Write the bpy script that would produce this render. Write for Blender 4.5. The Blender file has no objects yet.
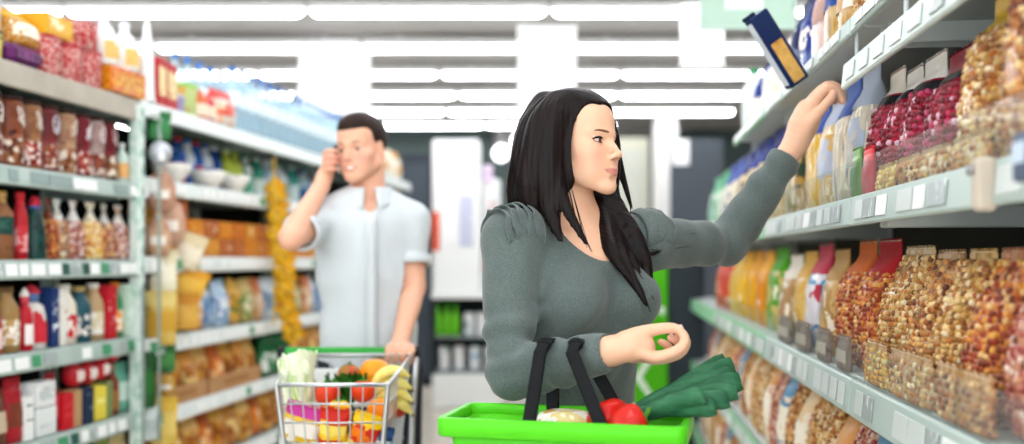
import bpy, math, random
import numpy as np
from mathutils import Matrix, Vector, Euler

# ------------------------------------------------------------------ camera
SC = bpy.context.scene
COL = SC.collection
CAMZ = 1.30
cam_d = bpy.data.cameras.new('camera')
cam = bpy.data.objects.new('camera', cam_d)
COL.objects.link(cam)
cam.location = (0, 0, CAMZ)
cam.rotation_euler = (math.pi / 2, 0, 0)
cam_d.sensor_width = 36.0
cam_d.lens = 36.0 * 1000 / 1024
cam_d.shift_y = 38.0 / 1024
cam_d.clip_start = 0.05
cam_d.dof.use_dof = True
cam_d.dof.focus_distance = 2.08
cam_d.dof.aperture_fstop = 1.45
SC.camera = cam

# ------------------------------------------------------------------ world, exposure
w = bpy.data.worlds.new('world')
SC.world = w
w.use_nodes = True
w.node_tree.nodes['Background'].inputs[0].default_value = (0.93, 0.96, 1.0, 1)
w.node_tree.nodes['Background'].inputs[1].default_value = 3.3      # overcast daylight, comes in through the added shop front behind the camera
SC.view_settings.view_transform = 'Standard'
SC.view_settings.look = 'None'
SC.view_settings.gamma = 1.0
SC.view_settings.use_curve_mapping = False
SC.view_settings.exposure = 0.24
TUBE_E = 17.0           # glow of the tube covers

# ------------------------------------------------------------------ helpers
def srgb(h):
    if isinstance(h, str):
        h = h.lstrip('#')
        c = [int(h[i:i + 2], 16) / 255 for i in (0, 2, 4)]
    else:
        c = list(h)
    return tuple((x / 12.92 if x <= 0.04045 else ((x + 0.055) / 1.055) ** 2.4) for x in c) + (1.0,)

_M = {}
def _new(key):
    m = bpy.data.materials.new(key)
    m.use_nodes = True
    nt = m.node_tree
    return m, nt, nt.nodes['Principled BSDF']

def plain(col, rough=0.5, metal=0.0, trans=0.0, coat=0.0, ior=1.45, alpha=1.0, emit=0.0, sss=0.0, sheen=0.0, bump=0.0, bscale=200.0):
    key = 'plain_%s_%s' % (col, (rough, metal, trans, coat, ior, alpha, emit, sss, sheen, bump, bscale))
    if key in _M: return _M[key]
    m, nt, b = _new('plain')
    b.inputs['Base Color'].default_value = srgb(col)
    b.inputs['Roughness'].default_value = rough
    b.inputs['Metallic'].default_value = metal
    b.inputs['Transmission Weight'].default_value = trans
    b.inputs['Coat Weight'].default_value = coat * .3
    b.inputs['Specular IOR Level'].default_value = .15
    b.inputs['IOR'].default_value = ior
    b.inputs['Alpha'].default_value = alpha
    if sheen:
        b.inputs['Sheen Weight'].default_value = sheen
    if sss:
        b.inputs['Subsurface Weight'].default_value = sss
        b.inputs['Subsurface Radius'].default_value = (0.01, 0.004, 0.002)
    if emit:
        b.inputs['Emission Color'].default_value = srgb(col)
        b.inputs['Emission Strength'].default_value = emit
    if bump:
        tc = nt.nodes.new('ShaderNodeTexCoord')
        n = nt.nodes.new('ShaderNodeTexNoise'); n.inputs['Scale'].default_value = bscale
        n.inputs['Detail'].default_value = 4
        bp = nt.nodes.new('ShaderNodeBump'); bp.inputs['Strength'].default_value = bump
        bp.inputs['Distance'].default_value = 0.004
        nt.links.new(tc.outputs['Object'], n.inputs['Vector'])
        nt.links.new(n.outputs['Fac'], bp.inputs['Height'])
        nt.links.new(bp.outputs['Normal'], b.inputs['Normal'])
    _M[key] = m
    return m

def _coords(nt, scale, rnd=True):
    tc = nt.nodes.new('ShaderNodeTexCoord')
    mp = nt.nodes.new('ShaderNodeMapping')
    mp.inputs['Scale'].default_value = scale if isinstance(scale, (tuple, list)) else (scale,) * 3
    nt.links.new(tc.outputs['Object'], mp.inputs['Vector'])
    if rnd:
        oi = nt.nodes.new('ShaderNodeObjectInfo')
        ad = nt.nodes.new('ShaderNodeVectorMath'); ad.operation = 'MULTIPLY_ADD'
        ad.inputs[1].default_value = (37, 37, 37)
        nt.links.new(oi.outputs['Random'], ad.inputs[0])
        nt.links.new(mp.outputs['Vector'], ad.inputs[2])
        return ad.outputs[0]
    return mp.outputs['Vector']

def _ramp(nt, cols, pos=None, interp='CONSTANT'):
    r = nt.nodes.new('ShaderNodeValToRGB')
    r.color_ramp.interpolation = interp
    el = r.color_ramp.elements
    n = len(cols)
    if pos is None:
        pos = [i / n for i in range(n)] if interp == 'CONSTANT' else [i / max(1, n - 1) for i in range(n)]
    while len(el) < n: el.new(0.5)
    for e, c, p in zip(el, cols, pos):
        e.position = p; e.color = srgb(c)
    return r

def cells(cols, scale=40.0, rough=0.35, bump=0.0, stretch=(1, 1, 1), coat=0.0, pos=None):
    """irregular printed or granular patches: a Voronoi cell picks one colour each"""
    key = 'cells_%s_%s' % ('_'.join(cols), (scale, rough, bump, stretch, coat, str(pos)))
    if key in _M: return _M[key]
    m, nt, b = _new('cells')
    v = _coords(nt, tuple(scale * s for s in stretch))
    vo = nt.nodes.new('ShaderNodeTexVoronoi'); vo.inputs['Scale'].default_value = 1.0
    nt.links.new(v, vo.inputs['Vector'])
    sp = nt.nodes.new('ShaderNodeSeparateColor')
    nt.links.new(vo.outputs['Color'], sp.inputs[0])
    r = _ramp(nt, cols, pos)
    nt.links.new(sp.outputs[0], r.inputs['Fac'])
    nt.links.new(r.outputs['Color'], b.inputs['Base Color'])
    b.inputs['Roughness'].default_value = rough
    b.inputs['Specular IOR Level'].default_value = .15
    b.inputs['Coat Weight'].default_value = coat * .3
    if bump:
        bp = nt.nodes.new('ShaderNodeBump'); bp.inputs['Strength'].default_value = bump; bp.invert = True
        bp.inputs['Distance'].default_value = 0.006
        nt.links.new(vo.outputs['Distance'], bp.inputs['Height'])
        nt.links.new(bp.outputs['Normal'], b.inputs['Normal'])
    _M[key] = m
    return m

def dots(base, dot, scale=60.0, size=0.32, rough=0.4, coat=0.2, dot2=None):
    key = 'dots_%s_%s_%s' % (base, dot, (scale, size, rough, coat, dot2))
    if key in _M: return _M[key]
    m, nt, b = _new('dots')
    v = _coords(nt, scale)
    vo = nt.nodes.new('ShaderNodeTexVoronoi'); vo.inputs['Scale'].default_value = 1.0
    vo.inputs['Randomness'].default_value = 0.7
    nt.links.new(v, vo.inputs['Vector'])
    r = _ramp(nt, [dot, base], [0.0, size])
    nt.links.new(vo.outputs['Distance'], r.inputs['Fac'])
    out = r.outputs['Color']
    if dot2:
        sp = nt.nodes.new('ShaderNodeSeparateColor'); nt.links.new(vo.outputs['Color'], sp.inputs[0])
        r2 = _ramp(nt, [dot2, base], [0.0, size])
        nt.links.new(vo.outputs['Distance'], r2.inputs['Fac'])
        mx = nt.nodes.new('ShaderNodeMix'); mx.data_type = 'RGBA'
        gt = nt.nodes.new('ShaderNodeMath'); gt.operation = 'GREATER_THAN'; gt.inputs[1].default_value = 0.5
        nt.links.new(sp.outputs[1], gt.inputs[0])
        nt.links.new(gt.outputs[0], mx.inputs['Factor'])
        nt.links.new(out, mx.inputs['A']); nt.links.new(r2.outputs['Color'], mx.inputs['B'])
        out = mx.outputs['Result']
    nt.links.new(out, b.inputs['Base Color'])
    b.inputs['Roughness'].default_value = rough
    b.inputs['Specular IOR Level'].default_value = .15
    b.inputs['Coat Weight'].default_value = coat * .3
    _M[key] = m
    return m

def stain(cols, scale=20.0, rough=0.4, stretch=(1, 1, 1), coat=0.0, pos=None, interp='CONSTANT', bump=0.0, detail=3.0, metal=0.0, distort=0.0):
    """noise driven print / mottling between a few colours"""
    key = 'stain_%s_%s' % ('_'.join(cols), (scale, rough, stretch, coat, str(pos), interp, bump, detail, metal, distort))
    if key in _M: return _M[key]
    m, nt, b = _new('stain')
    v = _coords(nt, tuple(scale * s for s in stretch))
    n = nt.nodes.new('ShaderNodeTexNoise'); n.inputs['Scale'].default_value = 1.0
    n.inputs['Detail'].default_value = detail
    n.inputs['Distortion'].default_value = distort
    nt.links.new(v, n.inputs['Vector'])
    if pos is None:
        k = len(cols)
        pos = [0.0] + [0.36 + 0.28 * i / max(1, k - 2) for i in range(k - 1)] if k > 2 else [0.0, 0.5]
        if interp != 'CONSTANT': pos = [0.3 + 0.4 * i / max(1, k - 1) for i in range(k)]
    r = _ramp(nt, cols, pos, interp)
    nt.links.new(n.outputs['Fac'], r.inputs['Fac'])
    nt.links.new(r.outputs['Color'], b.inputs['Base Color'])
    b.inputs['Roughness'].default_value = rough
    b.inputs['Specular IOR Level'].default_value = .15
    b.inputs['Coat Weight'].default_value = coat * .3
    b.inputs['Metallic'].default_value = metal
    if bump:
        bp = nt.nodes.new('ShaderNodeBump'); bp.inputs['Strength'].default_value = bump
        bp.inputs['Distance'].default_value = 0.004
        nt.links.new(n.outputs['Fac'], bp.inputs['Height'])
        nt.links.new(bp.outputs['Normal'], b.inputs['Normal'])
    _M[key] = m
    return m

def attr_mat(attr='tint', rough=0.5, sss=0.0, coat=0.0, bump=0.0, bscale=300.0, sheen=0.0, spec=0.5):
    key = 'attr_%s' % ((attr, rough, sss, coat, bump, bscale, sheen, spec),)
    if key in _M: return _M[key]
    m, nt, b = _new('tinted')
    a = nt.nodes.new('ShaderNodeAttribute'); a.attribute_name = attr
    nt.links.new(a.outputs['Color'], b.inputs['Base Color'])
    b.inputs['Roughness'].default_value = rough
    b.inputs['Specular IOR Level'].default_value = .15
    b.inputs['Coat Weight'].default_value = coat * .3
    b.inputs['Specular IOR Level'].default_value = spec
    if sheen: b.inputs['Sheen Weight'].default_value = sheen
    if sss:
        b.inputs['Subsurface Weight'].default_value = sss
        b.inputs['Subsurface Radius'].default_value = (0.012, 0.004, 0.002)
        b.inputs['Subsurface Scale'].default_value = 0.6
    if bump:
        tc = nt.nodes.new('ShaderNodeTexCoord')
        n = nt.nodes.new('ShaderNodeTexNoise'); n.inputs['Scale'].default_value = bscale
        bp = nt.nodes.new('ShaderNodeBump'); bp.inputs['Strength'].default_value = bump
        bp.inputs['Distance'].default_value = 0.002
        nt.links.new(tc.outputs['Object'], n.inputs['Vector'])
        nt.links.new(n.outputs['Fac'], bp.inputs['Height'])
        nt.links.new(bp.outputs['Normal'], b.inputs['Normal'])
    _M[key] = m
    return m

def glassy(col, alpha=0.25, rough=0.05):
    """thin clear plastic: a see-through sheet with a glossy surface"""
    key = 'glassy_%s_%s_%s' % (col, alpha, rough)
    if key in _M: return _M[key]
    m, nt, b = _new('clear_plastic')
    nt.nodes.remove(b)
    out = nt.nodes['Material Output']
    tr = nt.nodes.new('ShaderNodeBsdfTransparent')
    tr.inputs[0].default_value = tuple(1 - (1 - c) * 0.35 for c in srgb(col)[:3]) + (1,)
    df = nt.nodes.new('ShaderNodeBsdfPrincipled')
    df.inputs['Base Color'].default_value = srgb(col); df.inputs['Roughness'].default_value = rough
    mx = nt.nodes.new('ShaderNodeMixShader'); mx.inputs[0].default_value = alpha
    nt.links.new(tr.outputs[0], mx.inputs[1]); nt.links.new(df.outputs[0], mx.inputs[2])
    nt.links.new(mx.outputs[0], out.inputs['Surface'])
    _M[key] = m
    return m

def glow(col, e):
    key = 'glow_%s_%s' % (col, e)
    if key in _M: return _M[key]
    m, nt, b = _new('glow')
    b.inputs['Base Color'].default_value = srgb(col)
    b.inputs['Emission Color'].default_value = srgb(col)
    b.inputs['Emission Strength'].default_value = e
    _M[key] = m
    return m

class MB:
    """collects shapes for ONE mesh"""
    def __init__(s): s.v = []; s.f = []; s.sm = []
    def add(s, vs, fs, smooth=False):
        o = len(s.v)
        s.v += [tuple(map(float, p)) for p in vs]
        s.f += [tuple(i + o for i in f) for f in fs]
        s.sm += [smooth] * len(fs)
        return s
    def box(s, c, d, bev=0.0, R=None):
        """centre, full size; bev chamfers every edge; R a 3x3 rotation about the centre"""
        hx, hy, hz = d[0] / 2, d[1] / 2, d[2] / 2
        b = min(bev, hx * .9, hy * .9, hz * .9)
        if b <= 0:
            vs = [(x, y, z) for x in (-hx, hx) for y in (-hy, hy) for z in (-hz, hz)]
            fs = [(0, 1, 3, 2), (4, 6, 7, 5), (0, 4, 5, 1), (2, 3, 7, 6), (0, 2, 6, 4), (1, 5, 7, 3)]
        else:
            vs, fs, ix = [], [], {}
            for sx in (-1, 1):
                for sy in (-1, 1):
                    for sz in (-1, 1):
                        for a in range(3):
                            p = [sx * (hx - b), sy * (hy - b), sz * (hz - b)]
                            p[a] = (sx * hx, sy * hy, sz * hz)[a]
                            ix[(sx, sy, sz, a)] = len(vs); vs.append(tuple(p))
            for a in range(3):
                o1, o2 = [k for k in range(3) if k != a]
                for sg in (-1, 1):
                    loop = []
                    for (p, q) in ((-1, -1), (1, -1), (1, 1), (-1, 1)):
                        t = [0, 0, 0]; t[a] = sg; t[o1] = p; t[o2] = q
                        loop.append(ix[(t[0], t[1], t[2], a)])
                    fs.append(tuple(loop))
            for a in range(3):
                o1, o2 = [k for k in range(3) if k != a]
                for p in (-1, 1):
                    for q in (-1, 1):
                        t = [0, 0, 0]; t[o1] = p; t[o2] = q
                        t0 = list(t); t0[a] = -1; t1 = list(t); t1[a] = 1
                        fs.append((ix[(*t0, o1)], ix[(*t1, o1)], ix[(*t1, o2)], ix[(*t0, o2)]))
            for sx in (-1, 1):
                for sy in (-1, 1):
                    for sz in (-1, 1):
                        fs.append(tuple(ix[(sx, sy, sz, a)] for a in range(3)))
        M = R if R is not None else Matrix.Identity(3)
        vs = [tuple(M @ Vector(p) + Vector(c)) for p in vs]
        return s.add(vs, fs)
    def lathe(s, prof, n=20, c=(0, 0, 0), cap=True, sx=1.0, sy=1.0, smooth=True):
        vs, fs = [], []
        for (r, z) in prof:
            for k in range(n):
                a = 2 * math.pi * k / n
                vs.append((c[0] + r * math.cos(a) * sx, c[1] + r * math.sin(a) * sy, c[2] + z))
        for i in range(len(prof) - 1):
            for k in range(n):
                k2 = (k + 1) % n
                fs.append((i * n + k, i * n + k2, (i + 1) * n + k2, (i + 1) * n + k))
        s.add(vs, fs, smooth)
        if cap:
            s.add([vs[k] for k in range(n)], [tuple(reversed(range(n)))])
            s.add([vs[(len(prof) - 1) * n + k] for k in range(n)], [tuple(range(n))])
        return s
    def tube(s, pts, r, n=8, cap=True, closed=False, smooth=True, flat=1.0):
        """r: number or list; flat squeezes one cross axis"""
        P = [Vector(p) for p in pts]; m = len(P)
        rs = r if isinstance(r, (list, tuple)) else [r] * m
        vs, fs = [], []
        ref = None
        for i in range(m):
            a = P[(i - 1) % m] if (closed or i > 0) else P[i]
            b = P[(i + 1) % m] if (closed or i < m - 1) else P[i]
            t = (b - a)
            t = t.normalized() if t.length > 1e-9 else Vector((0, 0, 1))
            if ref is None:
                ref = Vector((0, 0, 1)) if abs(t.z) < 0.9 else Vector((1, 0, 0))
            u = t.cross(ref)
            if u.length < 1e-6: u = t.cross(Vector((0.3, 1, 0.1)))
            u.normalize(); w_ = u.cross(t).normalized()
            ref = w_
            for k in range(n):
                an = 2 * math.pi * k / n
                vs.append(tuple(P[i] + u * (math.cos(an) * rs[i]) + w_ * (math.sin(an) * rs[i] * flat)))
        mm = m if closed else m - 1
        for i in range(mm):
            j = (i + 1) % m
            for k in range(n):
                k2 = (k + 1) % n
                fs.append((i * n + k, i * n + k2, j * n + k2, j * n + k))
        s.add(vs, fs, smooth)
        if cap and not closed:
            s.add([vs[k] for k in range(n)], [tuple(reversed(range(n)))])
            s.add([vs[(m - 1) * n + k] for k in range(n)], [tuple(range(n))])
        return s
    def grid(s, fn, nu, nv, smooth=True, wrap=False):
        vs = [fn(i / nu, j / nv) for j in range(nv + 1) for i in range(nu + 1)]
        fs = [(j * (nu + 1) + i, j * (nu + 1) + i + 1, (j + 1) * (nu + 1) + i + 1, (j + 1) * (nu + 1) + i) for j in range(nv) for i in range(nu)]
        return s.add(vs, fs, smooth)
    def ball(s, c, r, n=12, m=8, R=None):
        rx, ry, rz = r if isinstance(r, (tuple, list)) else (r, r, r)
        vs = [(0, 0, -1)]
        for j in range(1, m):
            ph = -math.pi / 2 + math.pi * j / m
            for k in range(n):
                a = 2 * math.pi * k / n
                vs.append((math.cos(ph) * math.cos(a), math.cos(ph) * math.sin(a), math.sin(ph)))
        vs.append((0, 0, 1))
        fs = [(0, 1 + (k + 1) % n, 1 + k) for k in range(n)]
        for j in range(m - 2):
            for k in range(n):
                k2 = (k + 1) % n
                fs.append((1 + j * n + k, 1 + j * n + k2, 1 + (j + 1) * n + k2, 1 + (j + 1) * n + k))
        o = 1 + (m - 2) * n
        fs += [(o + k, o + (k + 1) % n, len(vs) - 1) for k in range(n)]
        M = R if R is not None else Matrix.Identity(3)
        vs = [tuple(M @ Vector((x * rx, y * ry, z * rz)) + Vector(c)) for x, y, z in vs]
        return s.add(vs, fs, True)
    def mesh(s, name, mat):
        me = bpy.data.meshes.new(name)
        me.from_pydata(s.v, [], s.f)
        me.polygons.foreach_set('use_smooth', s.sm)
        me.materials.append(mat)
        me.update()
        return me

def link(name, me, parent=None, loc=(0, 0, 0), rot=(0, 0, 0)):
    o = bpy.data.objects.new(name, me)
    COL.objects.link(o)
    o.location = loc; o.rotation_euler = rot
    if parent is not None: o.parent = parent
    return o
def part(name, mb, mat, parent, loc=(0, 0, 0), rot=(0, 0, 0), label=None, kind=None):
    o = link(name, mb.mesh(name, mat) if isinstance(mb, MB) else mb, parent, loc, rot)
    if label: o['label'] = label
    if kind: o['kind'] = kind
    return o
def tag(o, label, cat, group=None):
    o['label'] = label; o['category'] = cat
    if group: o['group'] = group
    return o
def thing(name, label, cat, loc=(0, 0, 0), rz=0.0, group=None, rot=None):
    o = link(name, None, None, loc, rot if rot else (0, 0, rz))
    o.empty_display_size = 0.05
    return tag(o, label, cat, group)
def struct(name, mb, mat, parent=None):
    o = part(name, mb, mat, parent)
    if parent is None: o['kind'] = 'structure'
    return o
def rotm(rx=0, ry=0, rz=0):
    return Euler((rx, ry, rz)).to_matrix()
ORD = ['first', 'second', 'third', 'fourth', 'fifth', 'sixth', 'seventh', 'eighth', 'ninth', 'tenth', 'eleventh', 'twelfth', 'thirteenth', 'fourteenth', 'fifteenth', 'sixteenth', 'seventeenth', 'eighteenth', 'nineteenth', 'twentieth']
rng = random.Random(7)

# the two rows of racks: a point on the row's front face for a distance Y, and the row's turn
LS, LX0 = 0.143, -2.11
RS, RX0 = 0.103, 0.5325
L_ROT = math.atan2(1.0, LS)                   # local x runs away from the camera, -y faces the aisle
R_ROT = math.atan2(-1.0, -RS)                 # local x runs toward the camera
LN, RN = math.hypot(1, LS), math.hypot(1, RS)
def LY(x): return 2110.0 / (655.0 - x)        # distance of the left face under image column x
def RY(x): return 532.5 / (x - 615.0)
def lpt(Y, depth, z):
    return (LX0 + LS * Y - depth / LN, Y + depth * LS / LN, z)
def rpt(Y, depth, z):
    return (RX0 + RS * Y + depth / RN, Y - depth * RS / RN, z)
# ================================================================== the shop
X0, X1, Y0, Y1, CEIL = -6.5, 6.5, -3.0, 14.2, 3.16
def tile_mat():
    m, nt, b = _new('floor_tile')
    v = _coords(nt, 2.2, rnd=False)
    br = nt.nodes.new('ShaderNodeTexBrick')
    br.offset = 0.0; br.inputs['Scale'].default_value = 1.0
    br.inputs['Color1'].default_value = srgb('#d9d0c2'); br.inputs['Color2'].default_value = srgb('#d2c8b8')
    br.inputs['Mortar'].default_value = srgb('#a79d8e'); br.inputs['Mortar Size'].default_value = 0.008
    br.inputs['Brick Width'].default_value = 1.0; br.inputs['Row Height'].default_value = 1.0
    nt.links.new(v, br.inputs['Vector'])
    nt.links.new(br.outputs['Color'], b.inputs['Base Color'])
    b.inputs['Roughness'].default_value = 0.25
    return m
struct('floor', MB().box(((X0 + X1) / 2, (Y0 + Y1) / 2, -0.05), (X1 - X0, Y1 - Y0, 0.1)), tile_mat())
ceil_m = stain(['#b2afac', '#bab7b4'], 1.5, 0.8, interp='LINEAR')
struct('ceiling', MB().box(((X0 + X1) / 2, (Y0 + Y1) / 2, CEIL + 0.05), (X1 - X0, Y1 - Y0, 0.1)), ceil_m)
wall_m = stain(['#8f8d88', '#9a9894'], 1.2, 0.7, interp='LINEAR')
struct('wall_far', MB().box(((X0 + X1) / 2, Y1 + 0.05, CEIL / 2), (X1 - X0, 0.1, CEIL)), plain('#4a5654', 0.6))
# shop front added behind the camera for frontal light: sill, header, posts, panes
WN = struct('wall_near', MB().box(((X0 + X1) / 2, Y0 - 0.05, 0.15), (X1 - X0, 0.1, 0.30)), wall_m)
part('header', MB().box(((X0 + X1) / 2, Y0 - 0.05, 3.0), (X1 - X0, 0.1, CEIL - 2.84)), wall_m, WN)
NP = 6
for k in range(NP + 1):
    xk = X0 + (X1 - X0) * k / NP
    part('mullion', MB().box((min(max(xk, X0 + .04), X1 - .04), Y0 - 0.05, 1.57), (0.08, 0.09, 2.54), 0.006), plain('#8f9496', .4), WN)
for k in range(NP):
    wn = struct('added_window_%d' % (k + 1), MB().box((X0 + (X1 - X0) * (k + .5) / NP, Y0 - 0.05, 1.57), ((X1 - X0) / NP - .08, 0.008, 2.54)), glassy('#f6fbfa', .04))
struct('wall_left', MB().box((X0 - 0.05, (Y0 + Y1) / 2, CEIL / 2), (0.1, Y1 - Y0, CEIL)), wall_m)
struct('wall_right', MB().box((X1 + 0.05, (Y0 + Y1) / 2, CEIL / 2), (0.1, Y1 - Y0, CEIL)), wall_m)
struct('baseboard_far', MB().box(((X0 + X1) / 2, Y1 - 0.012, 0.06), (X1 - X0, 0.024, 0.12), 0.004), plain('#8e8a84', 0.5))
struct('trim_1', MB().box((1.05, Y1 - 0.02, 2.98), (2.6, 0.04, 0.36), 0.01), plain('#8d8b88', 0.6))

# ------------------------------------------------------------------ ceiling lamps
PITCH, LEN, LZ = 1.71, 1.655, 3.01
def lamp_meshes():
    tray = MB().box((0, 0, 0.075), (LEN + 0.03, 0.15, 0.05), 0.012)
    cov = MB()
    n = 10
    prof = [(0.040 * math.cos(math.pi * k / n), -0.044 * math.sin(math.pi * k / n)) for k in range(n + 1)]
    vs, fs = [], []
    hl = LEN / 2
    for ex, sc in ((-hl, 0.35), (-hl + 0.02, 0.8), (-hl + 0.05, 1), (hl - 0.05, 1), (hl - 0.02, 0.8), (hl, 0.35)):
        for (a, b) in prof: vs.append((ex, a * sc, 0.05 + b * sc))
    q = n + 1
    for i in range(5):
        for k in range(n):
            fs.append((i * q + k, (i + 1) * q + k, (i + 1) * q + k + 1, i * q + k + 1))
    fs.append(tuple(reversed(range(q)))); fs.append(tuple(5 * q + k for k in range(q)))
    cov.add(vs, fs, True)
    rod = MB().box((0, 0, 0.125), (0.03, 0.03, 0.05))
    return (tray.mesh('tray', plain('#f2f2f0', 0.4)), cov.mesh('tube_cover', glow('#f6f9ff', TUBE_E)), rod.mesh('mount', plain('#c8c8c8', 0.4)))
LM = lamp_meshes()
row_off = {0: -1.447, 1: -1.238, 2: -0.686, 3: -0.58, 4: -0.78, 5: -0.35}
ROWN = ['row nearest the camera', 'second row from the camera', 'third row from the camera', 'fourth row from the camera', 'fifth row from the camera', 'farthest row of all']
for r in range(-8, 6):
    Y = 7.06 + 1.19 * r
    gap = row_off.get(r, -1.447 + 0.37 * ((r * 5) % 4))
    seen = 0
    for k in range(-3, 3):
        cx = gap + PITCH * (k + 0.5)
        if cx < -5.0 or cx > (2.2 if r >= 1 else 3.2): continue
        px = 512 + 1000 * cx / max(Y, 0.1)
        if r >= 0 and -130 < px < 1024:
            lab = 'glowing white tube lamp, %s, %s from the left' % (ROWN[r], ORD[seen]); seen += 1
            grp = 'ceiling tube lamps in view'
        else:
            lab, grp = 'white tube lamp on the ceiling overhead, outside the picture', 'ceiling tube lamps overhead'
        t = thing('ceiling_lamp', lab, 'lamp', (cx, Y, LZ), 0, grp)
        part('tray', LM[0], None, t); part('tube_cover', LM[1], None, t); part('mount', LM[2], None, t, (-.55, 0, 0)); part('mount', LM[2], None, t, (.55, 0, 0))

# ------------------------------------------------------------------ hanging boards
def board(name, label, x, Y, z0, z1, wd, mat, frame='#f4f4f2', rz=0.0, cat='sign'):
    t = thing(name, label, cat, (x, Y, z0), rz)
    h = z1 - z0
    part('panel', MB().box((0, 0, h / 2), (wd, 0.012, h), 0.003), mat, t)
    fr = MB()
    fr.box((0, 0, 0.008), (wd + 0.02, 0.024, 0.016), 0.003).box((0, 0, h - 0.008), (wd + 0.02, 0.024, 0.016), 0.003)
    fr.box((-wd / 2, 0, h / 2), (0.016, 0.022, h), 0.003).box((wd / 2, 0, h / 2), (0.016, 0.022, h), 0.003)
    part('frame', fr, plain(frame, 0.35), t)
    for sx in (-1, 1):
        part('hanging_wire', MB().tube([(sx * wd * 0.42, 0, h), (sx * wd * 0.42, 0, CEIL - z0)], 0.002, 5), plain('#9a9a9a', 0.4, 0.8), t)
    return t
white_p = plain('#fbfbfa', 0.4)
board('hanging_poster', 'large blank white board hanging above the man', -1.42, 8.0, 2.46, 3.0, 0.56, white_p)
board('hanging_poster', 'pale grey-white board hanging right above the woman', 0.245, 7.0, 2.36, 2.94, 0.40, stain(['#f4f4f3', '#e9e9e8', '#f8f8f8'], 6, 0.4, interp='LINEAR'))
board('hanging_poster', 'white board hanging left of the pale green sign', 1.16, 6.1, 2.48, 2.86, 0.25, white_p)
g = board('hanging_sign', 'pale green sign with two blurred white lines of lettering', 1.06, 4.5, 2.335, 2.62, 0.42, plain('#a9c2b0', 0.4), frame='#b4c8ba')
for zz, x0, x1 in ((0.215, -0.12, 0.10), (0.115, -0.10, 0.06)):
    xx = x0; k = 0
    while xx < x1:                       # two lines of blurred, unreadable white lettering
        ww = (0.017, 0.024, 0.013, 0.021)[k % 4]
        hh = (0.046, 0.034, 0.046, 0.036)[(k * 3) % 4]
        part('letter', MB().box((xx + ww / 2, -0.008, zz - 0.023 + hh / 2), (ww, 0.004, hh), 0.0015), plain('#f4faf5', 0.4), g); xx += ww + 0.006; k += 1

# ------------------------------------------------------------------ far end of the aisle
t = thing('cooler_cabinet', 'tall dark cabinet behind the man at the far end', 'cabinet', (-0.98, 10.3, 0), 0)
part('body', MB().box((0, 0.25, 1.2), (0.30, 0.5, 2.4), 0.01), plain('#343b42', 0.45), t)
part('door', MB().box((0, -0.012, 1.2), (0.26, 0.02, 2.2), 0.006), plain('#3d454d', 0.3), t)
part('handle', MB().tube([(0.1, -0.03, 1.0), (0.1, -0.05, 1.04), (0.1, -0.05, 1.3), (0.1, -0.03, 1.34)], 0.008), plain('#c9ccd0', 0.3, 0.9), t)
part('plinth', MB().box((0, 0.25, -0.0 + 0.04), (0.32, 0.52, 0.08), 0.005), plain('#22262a', 0.5), t)

t = thing('end_display', 'white end display with dark open shelves below, beyond the aisle', 'display', (-0.40, 8.75, 0), 0)
part('base', MB().box((0, 0.2, 0.15), (0.60, 0.4, 0.30), 0.012), plain('#f0f0ee', 0.4), t)
part('back_panel', MB().box((0, 0.38, 0.65), (0.58, 0.03, 0.7), 0.004), plain('#23282b', 0.6), t)
for sx in (-1, 1): part('side_panel', MB().box((sx * 0.285, 0.2, 0.65), (0.03, 0.4, 0.7), 0.004), plain('#2c3236', 0.5), t)
for zz in (0.32, 0.62): part('shelf', MB().box((0, 0.2, zz), (0.54, 0.36, 0.02), 0.004), plain('#8c9294', 0.4), t)
part('header', MB().box((-0.09, 0.2, 1.66), (0.42, 0.4, 1.40), 0.02), plain('#f7f7f6', 0.4), t, label='tall white header panel')
part('counter', MB().box((0, 0.19, 0.99), (0.62, 0.44, 0.06), 0.012), plain('#f3f3f1', 0.35), t)
part('side_header', MB().box((0.21, 0.25, 1.52), (0.18, 0.3, 1.0), 0.02), plain('#e8eae8', 0.4), t)
def card(label, x, Y, z, wd, h, mat, cat='poster'):
    o = part('poster_card', MB().box((0, 0, h / 2), (wd, 0.006, h), 0.002), mat, None, (x, Y, z)); tag(o, label, cat); return o
card('narrow orange and red card on the far white display', -0.665, 8.74, 1.38, 0.06, 0.34, stain(['#f2c64a', '#e8552e', '#e2402c'], 3, 0.4, (0, 0, 1.5)))
card('pale lilac card on the far white display', -0.40, 8.74, 1.42, 0.12, 0.44, stain(['#e4e4ee', '#c9cbe0', '#dfe6ea'], 9, 0.4))
card('small purple and pink card on the far display side', -0.215, 8.84, 1.98, 0.09, 0.16, stain(['#c9a2cf', '#e8d6ea', '#9a6cae'], 20, 0.4))
card('red and green speckled card on the far display side', -0.19, 8.84, 1.16, 0.14, 0.40, cells(['#e9ece9', '#cfe0cd', '#e6a7a0', '#f3f3f3'], 22, 0.4))
card('small pale pink card below the purple one', -0.19, 8.84, 1.62, 0.10, 0.22, cells(['#f0e6e4', '#d9a9a4', '#c9ccd9', '#f5f5f5'], 30, 0.4))
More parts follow.
